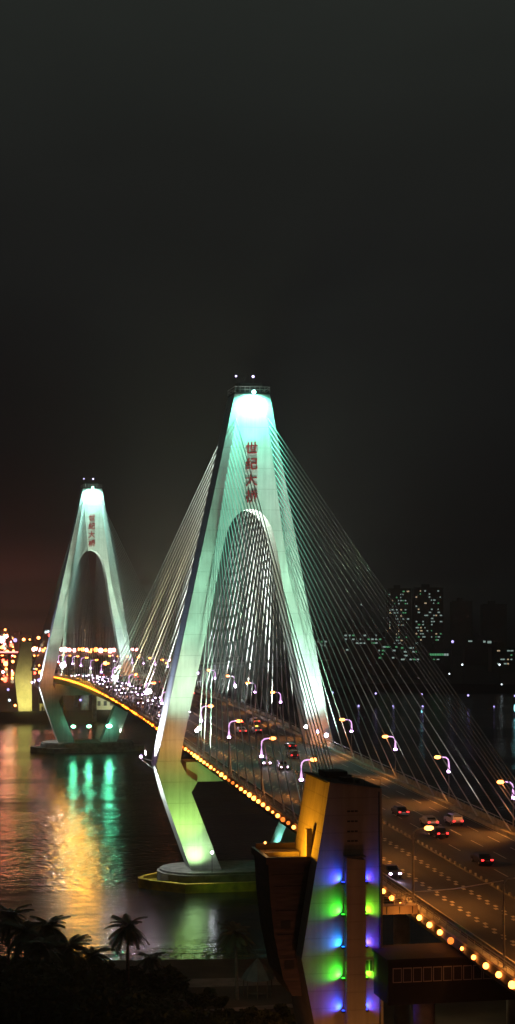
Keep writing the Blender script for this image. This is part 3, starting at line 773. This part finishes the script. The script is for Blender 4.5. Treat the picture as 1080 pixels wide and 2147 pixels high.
for (x0, y0), (x1, y1) in zip(shore[1:-1], shore[2:-1]):
    dx, dy = x1 - x0, y1 - y0; L = math.hypot(dx, dy)
    rw.tube([(x0, y0 - .5, 3.2), (x1, y1 - .5, 3.2)], .05, 4)
    for k in range(int(L / 2)): rw.box(x0 + dx * k * 2 / L - .05, x0 + dx * k * 2 / L + .05, y0 + dy * k * 2 / L - .55, y0 + dy * k * 2 / L - .45, 2.2, 3.2)
tag(rw.build('shore_railing', 'darksteel'), 'dark railing along the near bank at the water edge', 'railing')
# far bank
fb = MB(); fs = [(-1500, 560), (-400, 530), (-60, 512), (60, 520), (120, 560), (170, 690), (230, 760), (420, 700), (1500, 560)]
for (x0, y0), (x1, y1) in zip(fs, fs[1:]): fb.quad([(x0, y0, -1), (x1, y1, -1), (x1, y1, 5), (x0, y0, 5)])
fb.quad([(x, y, 5) for x, y in fs] + [(9000, 9000, 5), (-9000, 9000, 5)])
tag(fb.build('far_ground', 'farland'), kind='structure')

# far pylon, yellow-lit
fp_ = thing('service_tower', 'cream wedge-shaped tower lit yellow from below, on the far bank left of the far tower', 'tower building', (0, 0, 0))
F2 = [(-17.8, 39.8), (-21.1, 22.5), (-19.0, 5), (-12.3, 5), (-12.5, 39.6)]
MB().prism_y(F2, 516.5, 526).build('wall', 'cream', fp_)
MB().box(-18.1, -12.2, 516.2, 526.3, 39.86, 40.2).build('roof', 'roofdark', fp_)
for x in (-16.6, -13.6): MB().ball((x, 517, 40.9), .75 if x < -15 else .4).build('roof_lamp', 'city_orange', fp_)
spot((-15.6, 500, 5.5), (-15.6, 516.5, 13), 30000, (1, .92, .3), 80, 1, .5)
spot((-15.6, 504, 6), (-15.6, 516.5, 30), 12000, (1, .8, .35), 60, 1, .5)
q = thing('quay_hut', 'small pale hut on the far quay right of the cream tower', 'hut', (-7.2, 518, 5))
MB().box(-1.2, 1.4, -1, 1.5, 0, 3.6).build('wall', 'cream', q); MB().box(-1.4, 1.6, -1.2, 1.7, 3.6, 3.85).build('roof', 'roofdark', q); MB().box(-.3, .5, -1.05, -1.0, 0, 2.1).build('door', 'slot', q)
q = thing('quay_block', 'white lit building block on the far quay under the road deck', 'building', (27, 520, 5))
MB().box(-7, 7, 0, 8, 0, 10).build('wall', 'cream', q); MB().box(-7.2, 7.2, -.2, 8.2, 10, 10.4).build('roof', 'roofdark', q)
for k in range(4): MB().box(-6 + k * 3.2, -4.4 + k * 3.2, -.06, -.002, 2, 4.4).build('window', 'slot', q)
spot((27, 508, 6), (27, 520, 11), 7000, (.9, 1, .7), 110, 1, .5)

# helpers to place distant things by bearing: lateral metres right of the sight line and depth
TH = math.atan(732 / 3700.)
def far(lat, dep): return (-74 + lat * math.cos(TH) + dep * math.sin(TH), -380 - lat * math.sin(TH) + dep * math.cos(TH))
def farpx(px, dep): return far((px - 540) / 3700 * dep, dep)
def hz(py, dep): return 62 + (1253 - py) / 3700 * dep

# ------------------------------------------------------------------ distant city
random.seed(11)
def tower_block(px0, px1, py_top, dep, cells, m, lab, cat='high-rise', wsize=(7, 4), step=(9, 9), grid=None):
    x0, y0 = farpx(px0, dep); x1, y1 = farpx(px1, dep); W = math.hypot(x1 - x0, y1 - y0); H = hz(py_top, dep) - 5; s = dep / 3700
    t = thing('apartment_block', lab, cat, (x0, y0, 5), -TH, 'buildings on the far bank')
    MB().box(0, W, 0, 22, 0, H).build('wall', 'cityconc', t)
    MB().box(W * .3, W * .55, 5, 15, H, H + 4).build('stair_head', 'cityconc', t)
    mb = MB().box(-.3, W + .3, -.3, .2, H + .01, H + 1).build('parapet', 'cityconc', t)
    n = 0
    for (cx, cy, w, h, mm) in cells:
        if n > 95: break
        ww = w * s; hh = h * s
        xx = (cx - px0) * s; zz = hz(cy, dep) - 5
        if zz < 1 or zz > H - 1 or xx < 0 or xx + ww > W: continue
        MB().box(xx, xx + ww, -.12, -.002, zz - hh / 2, zz + hh / 2).build('window', mm, t); n += 1
    return t
def rnd_cells(px0, px1, py0, py1, stepx, stepy, p, m, w=4, h=3):
    out = []; y = py0
    while y < py1:
        x = px0
        while x < px1 - w:
            if random.random() < p: out.append((x, y, w * random.choice((.6, 1, 1, 1.5)), h, m if not isinstance(m, (list, tuple)) else random.choice(m)))
            x += stepx
        y += stepy
    return out
cw = ['win_cool', 'win_cool', 'win_warm', 'win_cool', 'win_cool', 'win_green']
tower_block(813, 862, 1236, 1600, rnd_cells(816, 860, 1240, 1352, 4.6, 6.4, .25, cw, 3.2, 2.4), 0, 'tall block with scattered lit windows, left of the bright pair on the right horizon')
tower_block(868, 929, 1234, 1600, rnd_cells(871, 926, 1239, 1352, 4.6, 6.4, .25, cw, 3.2, 2.4), 0, 'tall block with scattered lit windows, right of the bright pair on the right horizon')
tower_block(948, 990, 1262, 1750, rnd_cells(950, 988, 1268, 1350, 7, 8, .13, ['win_red'], 3, 2.5), 0, 'dark high-rise with faint reddish windows right of the bright pair')
tower_block(1012, 1062, 1268, 1750, rnd_cells(1014, 1060, 1272, 1350, 5, 6, .22, ['win_red'], 2.5, 2), 0, 'dark high-rise with a patch of faint windows near the right edge')
tower_block(720, 806, 1328, 1400, rnd_cells(722, 804, 1332, 1352, 8, 8, .5, cw, 5, 3), 0, 'low long block with a row of lit windows behind the right cables', 'low-rise')
tower_block(785, 842, 1352, 1300, rnd_cells(786, 840, 1356, 1384, 7, 7.5, .3, ['win_cool', 'win_green'], 5, 3), 0, 'low block with two green lit windows below the bright pair', 'low-rise')
tower_block(838, 880, 1352, 1250, rnd_cells(840, 878, 1358, 1386, 6, 8, .35, ['win_cool', 'win_green'], 5, 3), 0, 'low block with pale windows left of the green lit strip', 'low-rise')
gs = tower_block(896, 944, 1362, 1250, [(900 + 5 * k, 1372, 4.2, 4.5, 'win_green' if k < 6 else 'win_cool') for k in range(8)] + [(905, 1382, 6, 2, 'win_green'), (915, 1382, 5, 2, 'win_cool')], 0, 'low building with a bright green lit strip of windows', 'low-rise')
tower_block(975, 1032, 1338, 1500, [(981, 1344, 8, 3, 'win_cool'), (1012, 1345, 5, 4, 'win_cool'), (1021, 1346, 8, 5, 'win_cool')], 0, 'low block with three pale windows right of the green strip', 'low-rise')
tower_block(1030, 1080, 1358, 1350, rnd_cells(1034, 1078, 1364, 1394, 7, 9, .4, cw, 6, 2.5), 0, 'low block with long lit windows at the right edge', 'low-rise')
tower_block(655, 690, 1340, 1400, rnd_cells(658, 688, 1345, 1358, 7, 8, .5, cw, 4, 3), 0, 'small block just right of the near tower leg', 'low-rise')
tower_block(693, 770, 1358, 1250, rnd_cells(695, 768, 1362, 1378, 10, 9, .3, ['win_cool', 'win_red'], 5, 3), 0, 'low dim block between the near tower leg and the green strip', 'low-rise')
# city behind the left side
lw = ['win_warm', 'city_red', 'city_orange', 'win_cool']
tower_block(-40, 14, 1318, 1500, rnd_cells(-38, 12, 1322, 1400, 7, 9, .13, lw, 3, 2.5), 0, 'block with red and orange lights at the far left edge', 'low-rise')
tower_block(18, 60, 1334, 1450, rnd_cells(20, 58, 1338, 1400, 7, 9, .12, lw, 3, 2.5), 0, 'low block with orange lights behind the cream tower', 'low-rise')
tower_block(74, 130, 1340, 1450, rnd_cells(76, 128, 1345, 1400, 8, 9, .12, lw, 3, 2.5), 0, 'low block with warm lights right of the cream tower', 'low-rise')
tower_block(140, 210, 1330, 1700, rnd_cells(142, 208, 1335, 1400, 10, 11, .12, ['win_warm', 'win_cool'], 3, 3), 0, 'dim block seen through the far tower arch', 'low-rise')
tower_block(218, 262, 1316, 1700, rnd_cells(220, 260, 1322, 1400, 10, 11, .12, ['win_warm', 'win_cool'], 3, 3), 0, 'dim block seen right of the far tower leg', 'low-rise')
tower_block(430, 520, 1345, 1700, rnd_cells(432, 518, 1350, 1400, 12, 11, .12, ['win_warm', 'win_cool'], 3, 3), 0, 'dim block behind the cables inside the near arch', 'low-rise')

# lamps of the far bank road (right)
def city_lamp(px, py, dep, m, r, lab, grp, zb=5):
    x, y = farpx(px, dep); z = hz(py, dep)
    t = thing('distant_lamp', lab, 'street lamp', (x, y, zb), 0, grp)
    MB().tube([(0, 0, 0), (0, 0, z - zb)], .14, 5).build('pole', 'darksteel', t)
    MB().ball((0, 0, z - zb), r * dep / 3700, 8, 6).build('lamp_head', m, t)
    return t
for k, (px, py) in enumerate(((697, 1451), (787, 1453), (883, 1455), (980, 1457), (1078, 1458), (751, 1479), (824, 1479), (885, 1480), (1034, 1481), (590, 1475))):
    city_lamp(px, py, 1010, 'city_blue', 2.2, f'violet-blue lamp on the far promenade behind the right cables, {ordw(k)} of its rows', 'lamps of the far promenade')
for k, (px, py, r, m) in enumerate(((948, 1345, 2.8, 'city_blue'), (968, 1393, 2, 'city_white'), (1046, 1393, 2, 'city_white'), (941, 1412, 1.7, 'city_white'), (1050, 1434, 1.6, 'city_white'), (738, 1400, 2, 'win_cool'), (757, 1268, 1.6, 'win_cool'))):
    city_lamp(px, py, 1150, m, r, f'lone pale lamp inland on the dark far bank, {ordw(k)} from the lit blocks', 'scattered lamps inland on the far bank')
# cyan lit things at the right shoreline whose light streaks on the water
for k, (px, py, h) in enumerate(((883, 1492, 1), (1077, 1490, 2))):
    x, y = farpx(px, 925 if px > 1000 else 900)
    t = thing('shore_light', 'cyan lit pillar at the far shore ' + ('near the right edge' if k else 'behind the right cables'), 'light', (x, y, 0))
    MB().tube([(0, 0, 0), (0, 0, 4)], .12, 6).build('post', 'darksteel', t)
    MB().ball((0, 0, 4.4), (.45, .3, .9 * h), 8, 6).build('lamp_head', glow('cyan_shore_lens', (.3, .9, 1), 1.6 * h), t)
# left city: viaduct with lamps, neon strip
dv = 1180
v0 = far((-80 - 540) / 3700 * dv, dv); v1 = farpx(345, dv)
t = thing('viaduct', 'distant viaduct with red neon edge crossing behind the far tower', 'viaduct', (v0[0], v0[1], 0), -TH)
W = math.hypot(v1[0] - v0[0], v1[1] - v0[1]); zv = hz(1368, dv)
MB().box(0, W, 0, 12, zv - 1.6, zv - .3).build('viaduct_deck', 'cityconc', t)
for k in range(6): MB().box(8 + k * W / 6, 10 + k * W / 6, 4, 8, 5, zv - 1.6).build('column', 'cityconc', t)
MB().box((80 - 0) * 0, (122) * dv / 3700, -.2, -.05, zv - .1, zv + .9).build('neon_strip', 'neon', t)
for k in range(24):
    px = 72 + k * 9.4 + random.uniform(-2, 2)
    city_lamp(px, 1362.5 + random.uniform(-1.5, 1.5), dv - 3, random.choice(('city_pink', 'city_orange', 'city_pink')), random.choice((3.2, 4, 5)), f'pinkish lamp over the distant viaduct behind the far tower, {ordw(k)} from the left', 'lamps along the distant viaduct', 22)
k = 0
for i in range(68):
    px = random.choice((random.uniform(0, 34), random.uniform(0, 40), random.uniform(72, 108), random.uniform(-2, 30)))
    py = random.uniform(1330, 1428); m = random.choice(('city_red', 'city_orange', 'city_orange', 'city_red', 'city_pink', 'win_warm'))
    dep = min(1400, 58 * 3700 / (py - 1253) * .93)
    city_lamp(px, py, dep, m, random.choice((1.6, 2.2, 3, 4)), f'blurred city light left of the cream tower, {ordw(i)} of the crowded cluster', 'red and orange city lights at the far left')
for i, (px, py, r, m) in enumerate(((5, 1341, 7, 'city_pink'), (33, 1342, 4, 'city_blue'), (12, 1320, 2, 'city_orange'), (82, 1337, 3.2, 'city_orange'), (97, 1325, 3, 'city_white'), (102, 1324, 3, 'city_white'), (14, 1391, 5, 'city_orange'), (72, 1402, 2, 'city_white'), (19, 1445, 2.6, 'city_blue'), (22, 1467, 2.6, 'city_white'), (34, 1478, 2.6, 'city_orange'), (83, 1425, 3.2, 'city_blue'), (148, 1349, 2, 'win_warm'), (155, 1344, 2, 'win_warm'), (172, 1314, 1.6, 'win_warm'), (179, 1341, 2.2, 'win_warm'), (178, 1321, 1.6, 'win_warm'), (92, 1438, 4.4, 'flood_violet'), (155, 1470, 3, 'city_blue'), (190, 1368, 4, 'city_orange'), (222, 1390, 4, 'city_orange'), (235, 1372, 3, 'city_pink'), (350, 1391, 3, 'city_orange'), (356, 1383, 2.4, 'city_pink'))):
    dep = 905 if py > 1420 else 1230
    if px in (92, 155): continue
    city_lamp(px, py, dep, m, r, f'separate city light behind the far tower, {ordw(i)} in reading order', 'single city lights on the left')
MB_l = thing('bank_lamp', 'blue lamp under the far tower crossbeam, on the far quay', 'lamp', (12, 516, 5)); MB().tube([(0, 0, 0), (0, 0, 5)], .1, 6).build('post', 'darksteel', MB_l); MB().ball((0, 0, 5.3), .6).build('lamp_head', 'city_blue', MB_l)
MB_c = thing('quay_silo', 'pale round concrete column on the far quay seen under the far tower deck', 'column', (14.5, 519, 5)); MB().tube([(0, 0, 0), (0, 0, 15)], 2.2, 16).build('shaft', 'lightconc', MB_c, True); MB().tube([(0, 0, 15), (0, 0, 15.5)], 2.5, 16).build('cap', 'darkconc', MB_c)
spot((14.5, 508, 6), (14.5, 519, 13), 1500, (.8, 1, .8), 90, 1, .4)
# glow thrown on the water and bank by the city at the left
for x, y, z, p, c in ((-80, 1010, 34, 17000, (1, .22, .1)), (0, 960, 34, 14000, (1, .3, .14)), (60, 900, 36, 8000, (1, .3, .2)), (-60, 640, 30, 4000, (1, .6, .2)), (-20, 560, 22, 7000, (1, .5, .2))): point((x, y, z), p, c, 4)

# ------------------------------------------------------------------ vegetation of the near bank
def leaf_crown(seed, rx, rz, n, zc, ls=.35):
    rnd = random.Random(seed); mb = MB(); cl = []
    for k in range(13):
        a = rnd.uniform(0, 6.28); rr_ = rnd.uniform(.2, .85) * rx; cl.append((rr_ * math.cos(a), rr_ * math.sin(a), zc + rnd.uniform(-.7, .75) * rz, rnd.uniform(.3, .52) * rx))
    for k in range(n):
        c = rnd.choice(cl); d = Vector((rnd.gauss(0, 1), rnd.gauss(0, 1), rnd.gauss(0, .8))); d.normalize(); d *= c[3] * rnd.uniform(.55, 1.08)
        p = Vector(c[:3]) + d; u = Vector((rnd.gauss(0, 1), rnd.gauss(0, 1), rnd.gauss(0, .6))).normalized(); v = u.cross(Vector((rnd.gauss(0, 1), rnd.gauss(0, 1), rnd.gauss(0, 1)))).normalized()
        s = ls * rnd.uniform(.6, 1.3); mb.quad([p - u * s, p + v * s * .5, p + u * s, p - v * s * .5])
    return mb, cl
def broad_tree(seed, h, rx):
    t = thing('broadleaf_tree', 'x', 'tree')
    mb, cl = leaf_crown(seed, rx, h * .28, 1500, h * .68, .42); mb.build('crown', 'leaf', t)
    tr = MB().tube([(0, 0, 0), (.1, 0, h * .3), (0, .1, h * .55)], [.3, .22, .14], 7)
    for c in cl[:8]: tr.tube([(.05, .05, h * .38), (c[0] * .5, c[1] * .5, h * .5), (c[0], c[1], c[2])], [.12, .08, .04], 5)
    tr.build('trunk', 'bark', t); kids(t); return t
def palm_tree(seed, h):
    rnd = random.Random(seed); t = thing('palm_tree', 'x', 'palm tree')
    lx = rnd.uniform(-.6, .6); mb = MB()
    MB().tube([(0, 0, 0), (lx * .3, 0, h * .4), (lx * .8, 0, h * .8), (lx, 0, h)], [.3, .2, .16, .14], 8).build('trunk', 'bark', t)
    for k in range(36):
        a = 6.283 * k / 36 + rnd.uniform(-.15, .15); L = rnd.uniform(1.9, 3.2); el = rnd.uniform(-.35, 1.2)
        pts = []
        for j in range(9):
            s = j / 8; r_ = L * s * math.cos(el * (1 - s * .5)); z = h + L * s * math.sin(el) - 1.7 * s * s * (1.1 if el < .6 else .8)
            pts.append(Vector((lx + r_ * math.cos(a), r_ * math.sin(a), z)))
        sd = Vector((-math.sin(a), math.cos(a), 0))
        for j in range(8):
            p, q = pts[j], pts[j + 1]; d = (q - p)
            for e in (0, .5):
                b0_ = p + d * e; ln = .62 * math.sin(math.pi * (.12 + .85 * (j + e) / 8.5)) + .08
                for s in (-1, 1):
                    tip = b0_ + sd * s * ln + d.normalized() * ln * .5 - Vector((0, 0, ln * .45))
                    mb.quad([b0_, b0_ + d * .6, tip])
    mb.build('crown', 'palm', t); kids(t); return t
BT = [broad_tree(1, 10, 4.2), broad_tree(2, 8.5, 3.6), broad_tree(3, 11.5, 4.8)]
PT = [palm_tree(4, 8.5), palm_tree(5, 10.5)]
SH = [broad_tree(9, 4.2, 2.2)]
tl = []   # (px, depth, proto, scale)
for k, (px, dep, pi, sc) in enumerate([(22, 258, 1, 1.3), (60, 254, 0, 1.45), (112, 254, 1, 1.22), (272, 256, 1, 1.2), (150, 250, 0, 1.25), (498, 266, 0, 1.15), (198, 252, 0, 1.1), (84, 246, 0, 1.35), (318, 262, 0, .8)]):
    x, y = farpx(px, dep); ps = PT[pi]
    o = put(ps, (x, y, 2.2), f'dark palm tree against the water on the near bank, {ordw(k)} placed from the lower left', 'palms on the near bank'); o.scale = (sc, sc, sc)
    o.rotation_euler = (0, 0, k * 1.3)
random.seed(21); n = 0
spots_ = []
for px in range(-20, 470, 26):
    for dep in ((262, 250, 236, 222) if px < 330 else (252, 236, 222)):
        top = 2030 + max(0, px - 170) * .33 + random.uniform(-12, 12) + (262 - dep) * .2
        if px < 190: top = 2012 + random.uniform(-14, 14) + (262 - dep) * .5
        h = 62 - (top - 1253) / 3700 * dep - 2.2
        if h < 2.5: continue
        spots_.append((px + random.uniform(-9, 9), dep + random.uniform(-4, 4), h))
for px, dep, h in spots_:
    base, hb = random.choice(((BT[0], 10), (BT[1], 8.5), (BT[2], 11.5))); x, y = farpx(px, dep); s = h / hb * .98
    o = put(base, (x, y, 2.2), f'dark leafy tree in the black thicket at lower left, {ordw(n % 50)} from the left', 'thicket of dark trees at lower left'); n += 1
    o.scale = (max(s, .75), max(s, .75), s); o.rotation_euler = (0, 0, random.uniform(0, 6))
for k, (px, dep, s) in enumerate([(262, 258, 1.5), (284, 256, 1.3), (205, 260, 1.6), (215, 262, 1.2), (240, 264, 1.0), (300, 262, 1.1), (322, 264, .9), (345, 262, 1.3), (440, 264, .5), (360, 264, 1.1), (395, 262, .5), (418, 256, .75), (465, 258, .55), (520, 246, .8), (560, 242, .9), (600, 240, .8), (590, 252, .6), (548, 250, .5), (470, 244, .9), (505, 238, 1.1), (540, 236, 1.0), (585, 234, 1.1)]):
    x, y = farpx(px, dep)
    o = put(SH[0], (x, y, 2.2), f'small dark bushy tree on the park ground, {ordw(k)} from the left', 'small trees in the park'); o.scale = (s, s, s); o.rotation_euler = (0, 0, k)
for k, (px, dep, s) in enumerate([(632, 226, 1.45), (618, 222, 1.1), (645, 218, 1.15)]):
    x, y = farpx(px, dep)
    o = copy_tree(SH[0], (x, y, 2.2), k, f'tree glowing orange beside the foot of the coloured tower, {ordw(k)} of three', None, 'orange-lit trees by the tower foot'); o.scale = (s, s, s * 1.2)
x, y = farpx(628, 214)
t = thing('garden_lamp', 'orange garden lamp among the trees at the foot of the coloured tower', 'lamp', (x, y, 2.2)); MB().tube([(0, 0, 0), (0, 0, 2.6)], .05, 6).build('post', 'darksteel', t); MB().ball((0, 0, 2.8), .14).build('lamp_head', 'head_orange', t)
point((x, y, 5.4), 900, (1, .5, .1), .2)
# pavilion
x, y = farpx(540, 268)
t = thing('pavilion', 'small park pavilion with a pale hipped roof at the bank', 'pavilion', (x, y, 2.2), -TH)
rf = MB()
for k in range(8):
    a0, a1 = 6.283 * k / 8, 6.283 * (k + 1) / 8
    p = lambda a, r, z: (r * math.cos(a), r * math.sin(a), z)
    rf.quad([p(a0, 2.5, 2.7), p(a1, 2.5, 2.7), p(a1, 1.7, 4.0), p(a0, 1.7, 4.0)]); rf.quad([p(a0, 1.7, 4.0), p(a1, 1.7, 4.0), (0, 0, 5.8)]); rf.quad([p(a0, 2.5, 2.7), p(a1, 2.5, 2.7), (0, 0, 2.75)])
rf.build('roof', 'canopy', t)
for k in range(8): MB().tube([(2.1 * math.cos(.785 * k), 2.1 * math.sin(.785 * k), 0), (2.1 * math.cos(.785 * k), 2.1 * math.sin(.785 * k), 2.75)], .1, 6).build('post', 'bark', t)
MB().box(-1.3, 1.3, -.4, .4, .4, .5).build('bench', 'bark', t)
spot((x - 10, y - 14, 12), (x, y, 6), 700, (.7, .95, .8), 60, 1, .6)
x, y = farpx(520, 250); spot((x + 4, y, 14), (x, y, 2), 220, (1, .55, .25), 110, 1, 1)
x, y = farpx(960, 250); point((x, y, 9), 400, (1, .75, .4), 1)

# ------------------------------------------------------------------ sky / world
W_ = bpy.data.worlds.new('World'); S.world = W_; W_.use_nodes = True; nt = W_.node_tree
bg = nt.nodes['Background']
sky = nt.nodes.new('ShaderNodeTexSky'); sky.sky_type = 'NISHITA'; sky.sun_disc = False; sky.sun_elevation = R(-4); sky.sun_rotation = R(-30)
tc = nt.nodes.new('ShaderNodeTexCoord'); sp = nt.nodes.new('ShaderNodeSeparateXYZ'); nt.links.new(tc.outputs['Generated'], sp.inputs[0])
rp = nt.nodes.new('ShaderNodeValToRGB'); nt.links.new(sp.outputs['Z'], rp.inputs[0])
e = rp.color_ramp.elements
e[0].position = 0; e[0].color = (.003, .0026, .003, 1)
e[1].position = .34; e[1].color = (.0165, .019, .0165, 1)
for p, c in ((.06, (.0032, .003, .0034)), (.14, (.0055, .0055, .0058)), (.24, (.0105, .0112, .0102))):
    q = e.new(p); q.color = (*c, 1)
# city glow low in the west (left)
dp = nt.nodes.new('ShaderNodeVectorMath'); dp.operation = 'DOT_PRODUCT'; nt.links.new(tc.outputs['Generated'], dp.inputs[0])
a = TH - R(14); dp.inputs[1].default_value = (math.sin(a), math.cos(a), 0)
mr = nt.nodes.new('ShaderNodeMapRange'); mr.inputs['From Min'].default_value = .978; mr.inputs['From Max'].default_value = 1.0; mr.interpolation_type = 'SMOOTHSTEP'; nt.links.new(dp.outputs['Value'], mr.inputs['Value'])
ml = nt.nodes.new('ShaderNodeMapRange'); ml.inputs['From Min'].default_value = .04; ml.inputs['From Max'].default_value = -.01; ml.interpolation_type = 'SMOOTHSTEP'; nt.links.new(sp.outputs['Z'], ml.inputs['Value'])
mm = nt.nodes.new('ShaderNodeMath'); mm.operation = 'MULTIPLY'; nt.links.new(mr.outputs[0], mm.inputs[0]); nt.links.new(ml.outputs[0], mm.inputs[1])
mx = nt.nodes.new('ShaderNodeMix'); mx.data_type = 'RGBA'; mx.inputs['B'].default_value = (.11, .03, .025, 1)
nt.links.new(mm.outputs[0], mx.inputs['Factor']); nt.links.new(rp.outputs[0], mx.inputs['A'])
ad = nt.nodes.new('ShaderNodeMix'); ad.data_type = 'RGBA'; ad.blend_type = 'ADD'; ad.inputs['Factor'].default_value = .002
nt.links.new(mx.outputs['Result'], ad.inputs['A']); nt.links.new(sky.outputs[0], ad.inputs['B'])
cn = nt.nodes.new('ShaderNodeTexNoise'); cn.inputs['Scale'].default_value = 2.2; cn.inputs['Detail'].default_value = 4
cmap = nt.nodes.new('ShaderNodeMapping'); cmap.inputs['Scale'].default_value = (1, 1, 2.6); nt.links.new(tc.outputs['Generated'], cmap.inputs[0]); nt.links.new(cmap.outputs[0], cn.inputs['Vector'])
cr = nt.nodes.new('ShaderNodeMapRange'); cr.inputs['From Min'].default_value = .3; cr.inputs['From Max'].default_value = .7; cr.inputs['To Min'].default_value = .82; cr.inputs['To Max'].default_value = 1.2
nt.links.new(cn.outputs['Fac'], cr.inputs['Value'])
cx = nt.nodes.new('ShaderNodeVectorMath'); cx.operation = 'SCALE'; nt.links.new(ad.outputs['Result'], cx.inputs[0]); nt.links.new(cr.outputs[0], cx.inputs['Scale'])
nt.links.new(cx.outputs[0], bg.inputs['Color']); bg.inputs['Strength'].default_value = 1.0

# ------------------------------------------------------------------ camera / render settings
cam = bpy.data.cameras.new('camera'); co = bpy.data.objects.new('camera', cam); COL.objects.link(co)
co.location = (-74, -380, 62); pitch = math.atan((1253 - 1073.5) / 3700)
co.rotation_euler = (math.pi / 2 + pitch, 0, -TH)
cam.sensor_fit = 'VERTICAL'; cam.sensor_height = 24; cam.lens = 24 * 3700 / 2147.; cam.clip_end = 20000; cam.clip_start = 1
S.camera = co
hm = bpy.data.materials.new('haze_air'); hm.use_nodes = True; hm.node_tree.nodes.clear()
vo = hm.node_tree.nodes.new('ShaderNodeVolumePrincipled'); vo.inputs['Density'].default_value = .00023
vo.inputs['Color'].default_value = (.82, .82, .8, 1); vo.inputs['Anisotropy'].default_value = .74
ou = hm.node_tree.nodes.new('ShaderNodeOutputMaterial'); hm.node_tree.links.new(vo.outputs[0], ou.inputs['Volume']); M_['haze'] = hm
tag(MB().box(-9600, 9600, -1100, 9600, -3, 125).build('haze', 'haze'), kind='stuff')
S.view_settings.view_transform = 'Standard'; S.view_settings.look = 'None'; S.view_settings.exposure = 0; S.view_settings.gamma = 1
S.render.engine = 'CYCLES'; S.cycles.use_denoising = True; S.cycles.max_bounces = 5; S.cycles.sample_clamp_indirect = 6
S.cycles.use_light_tree = True
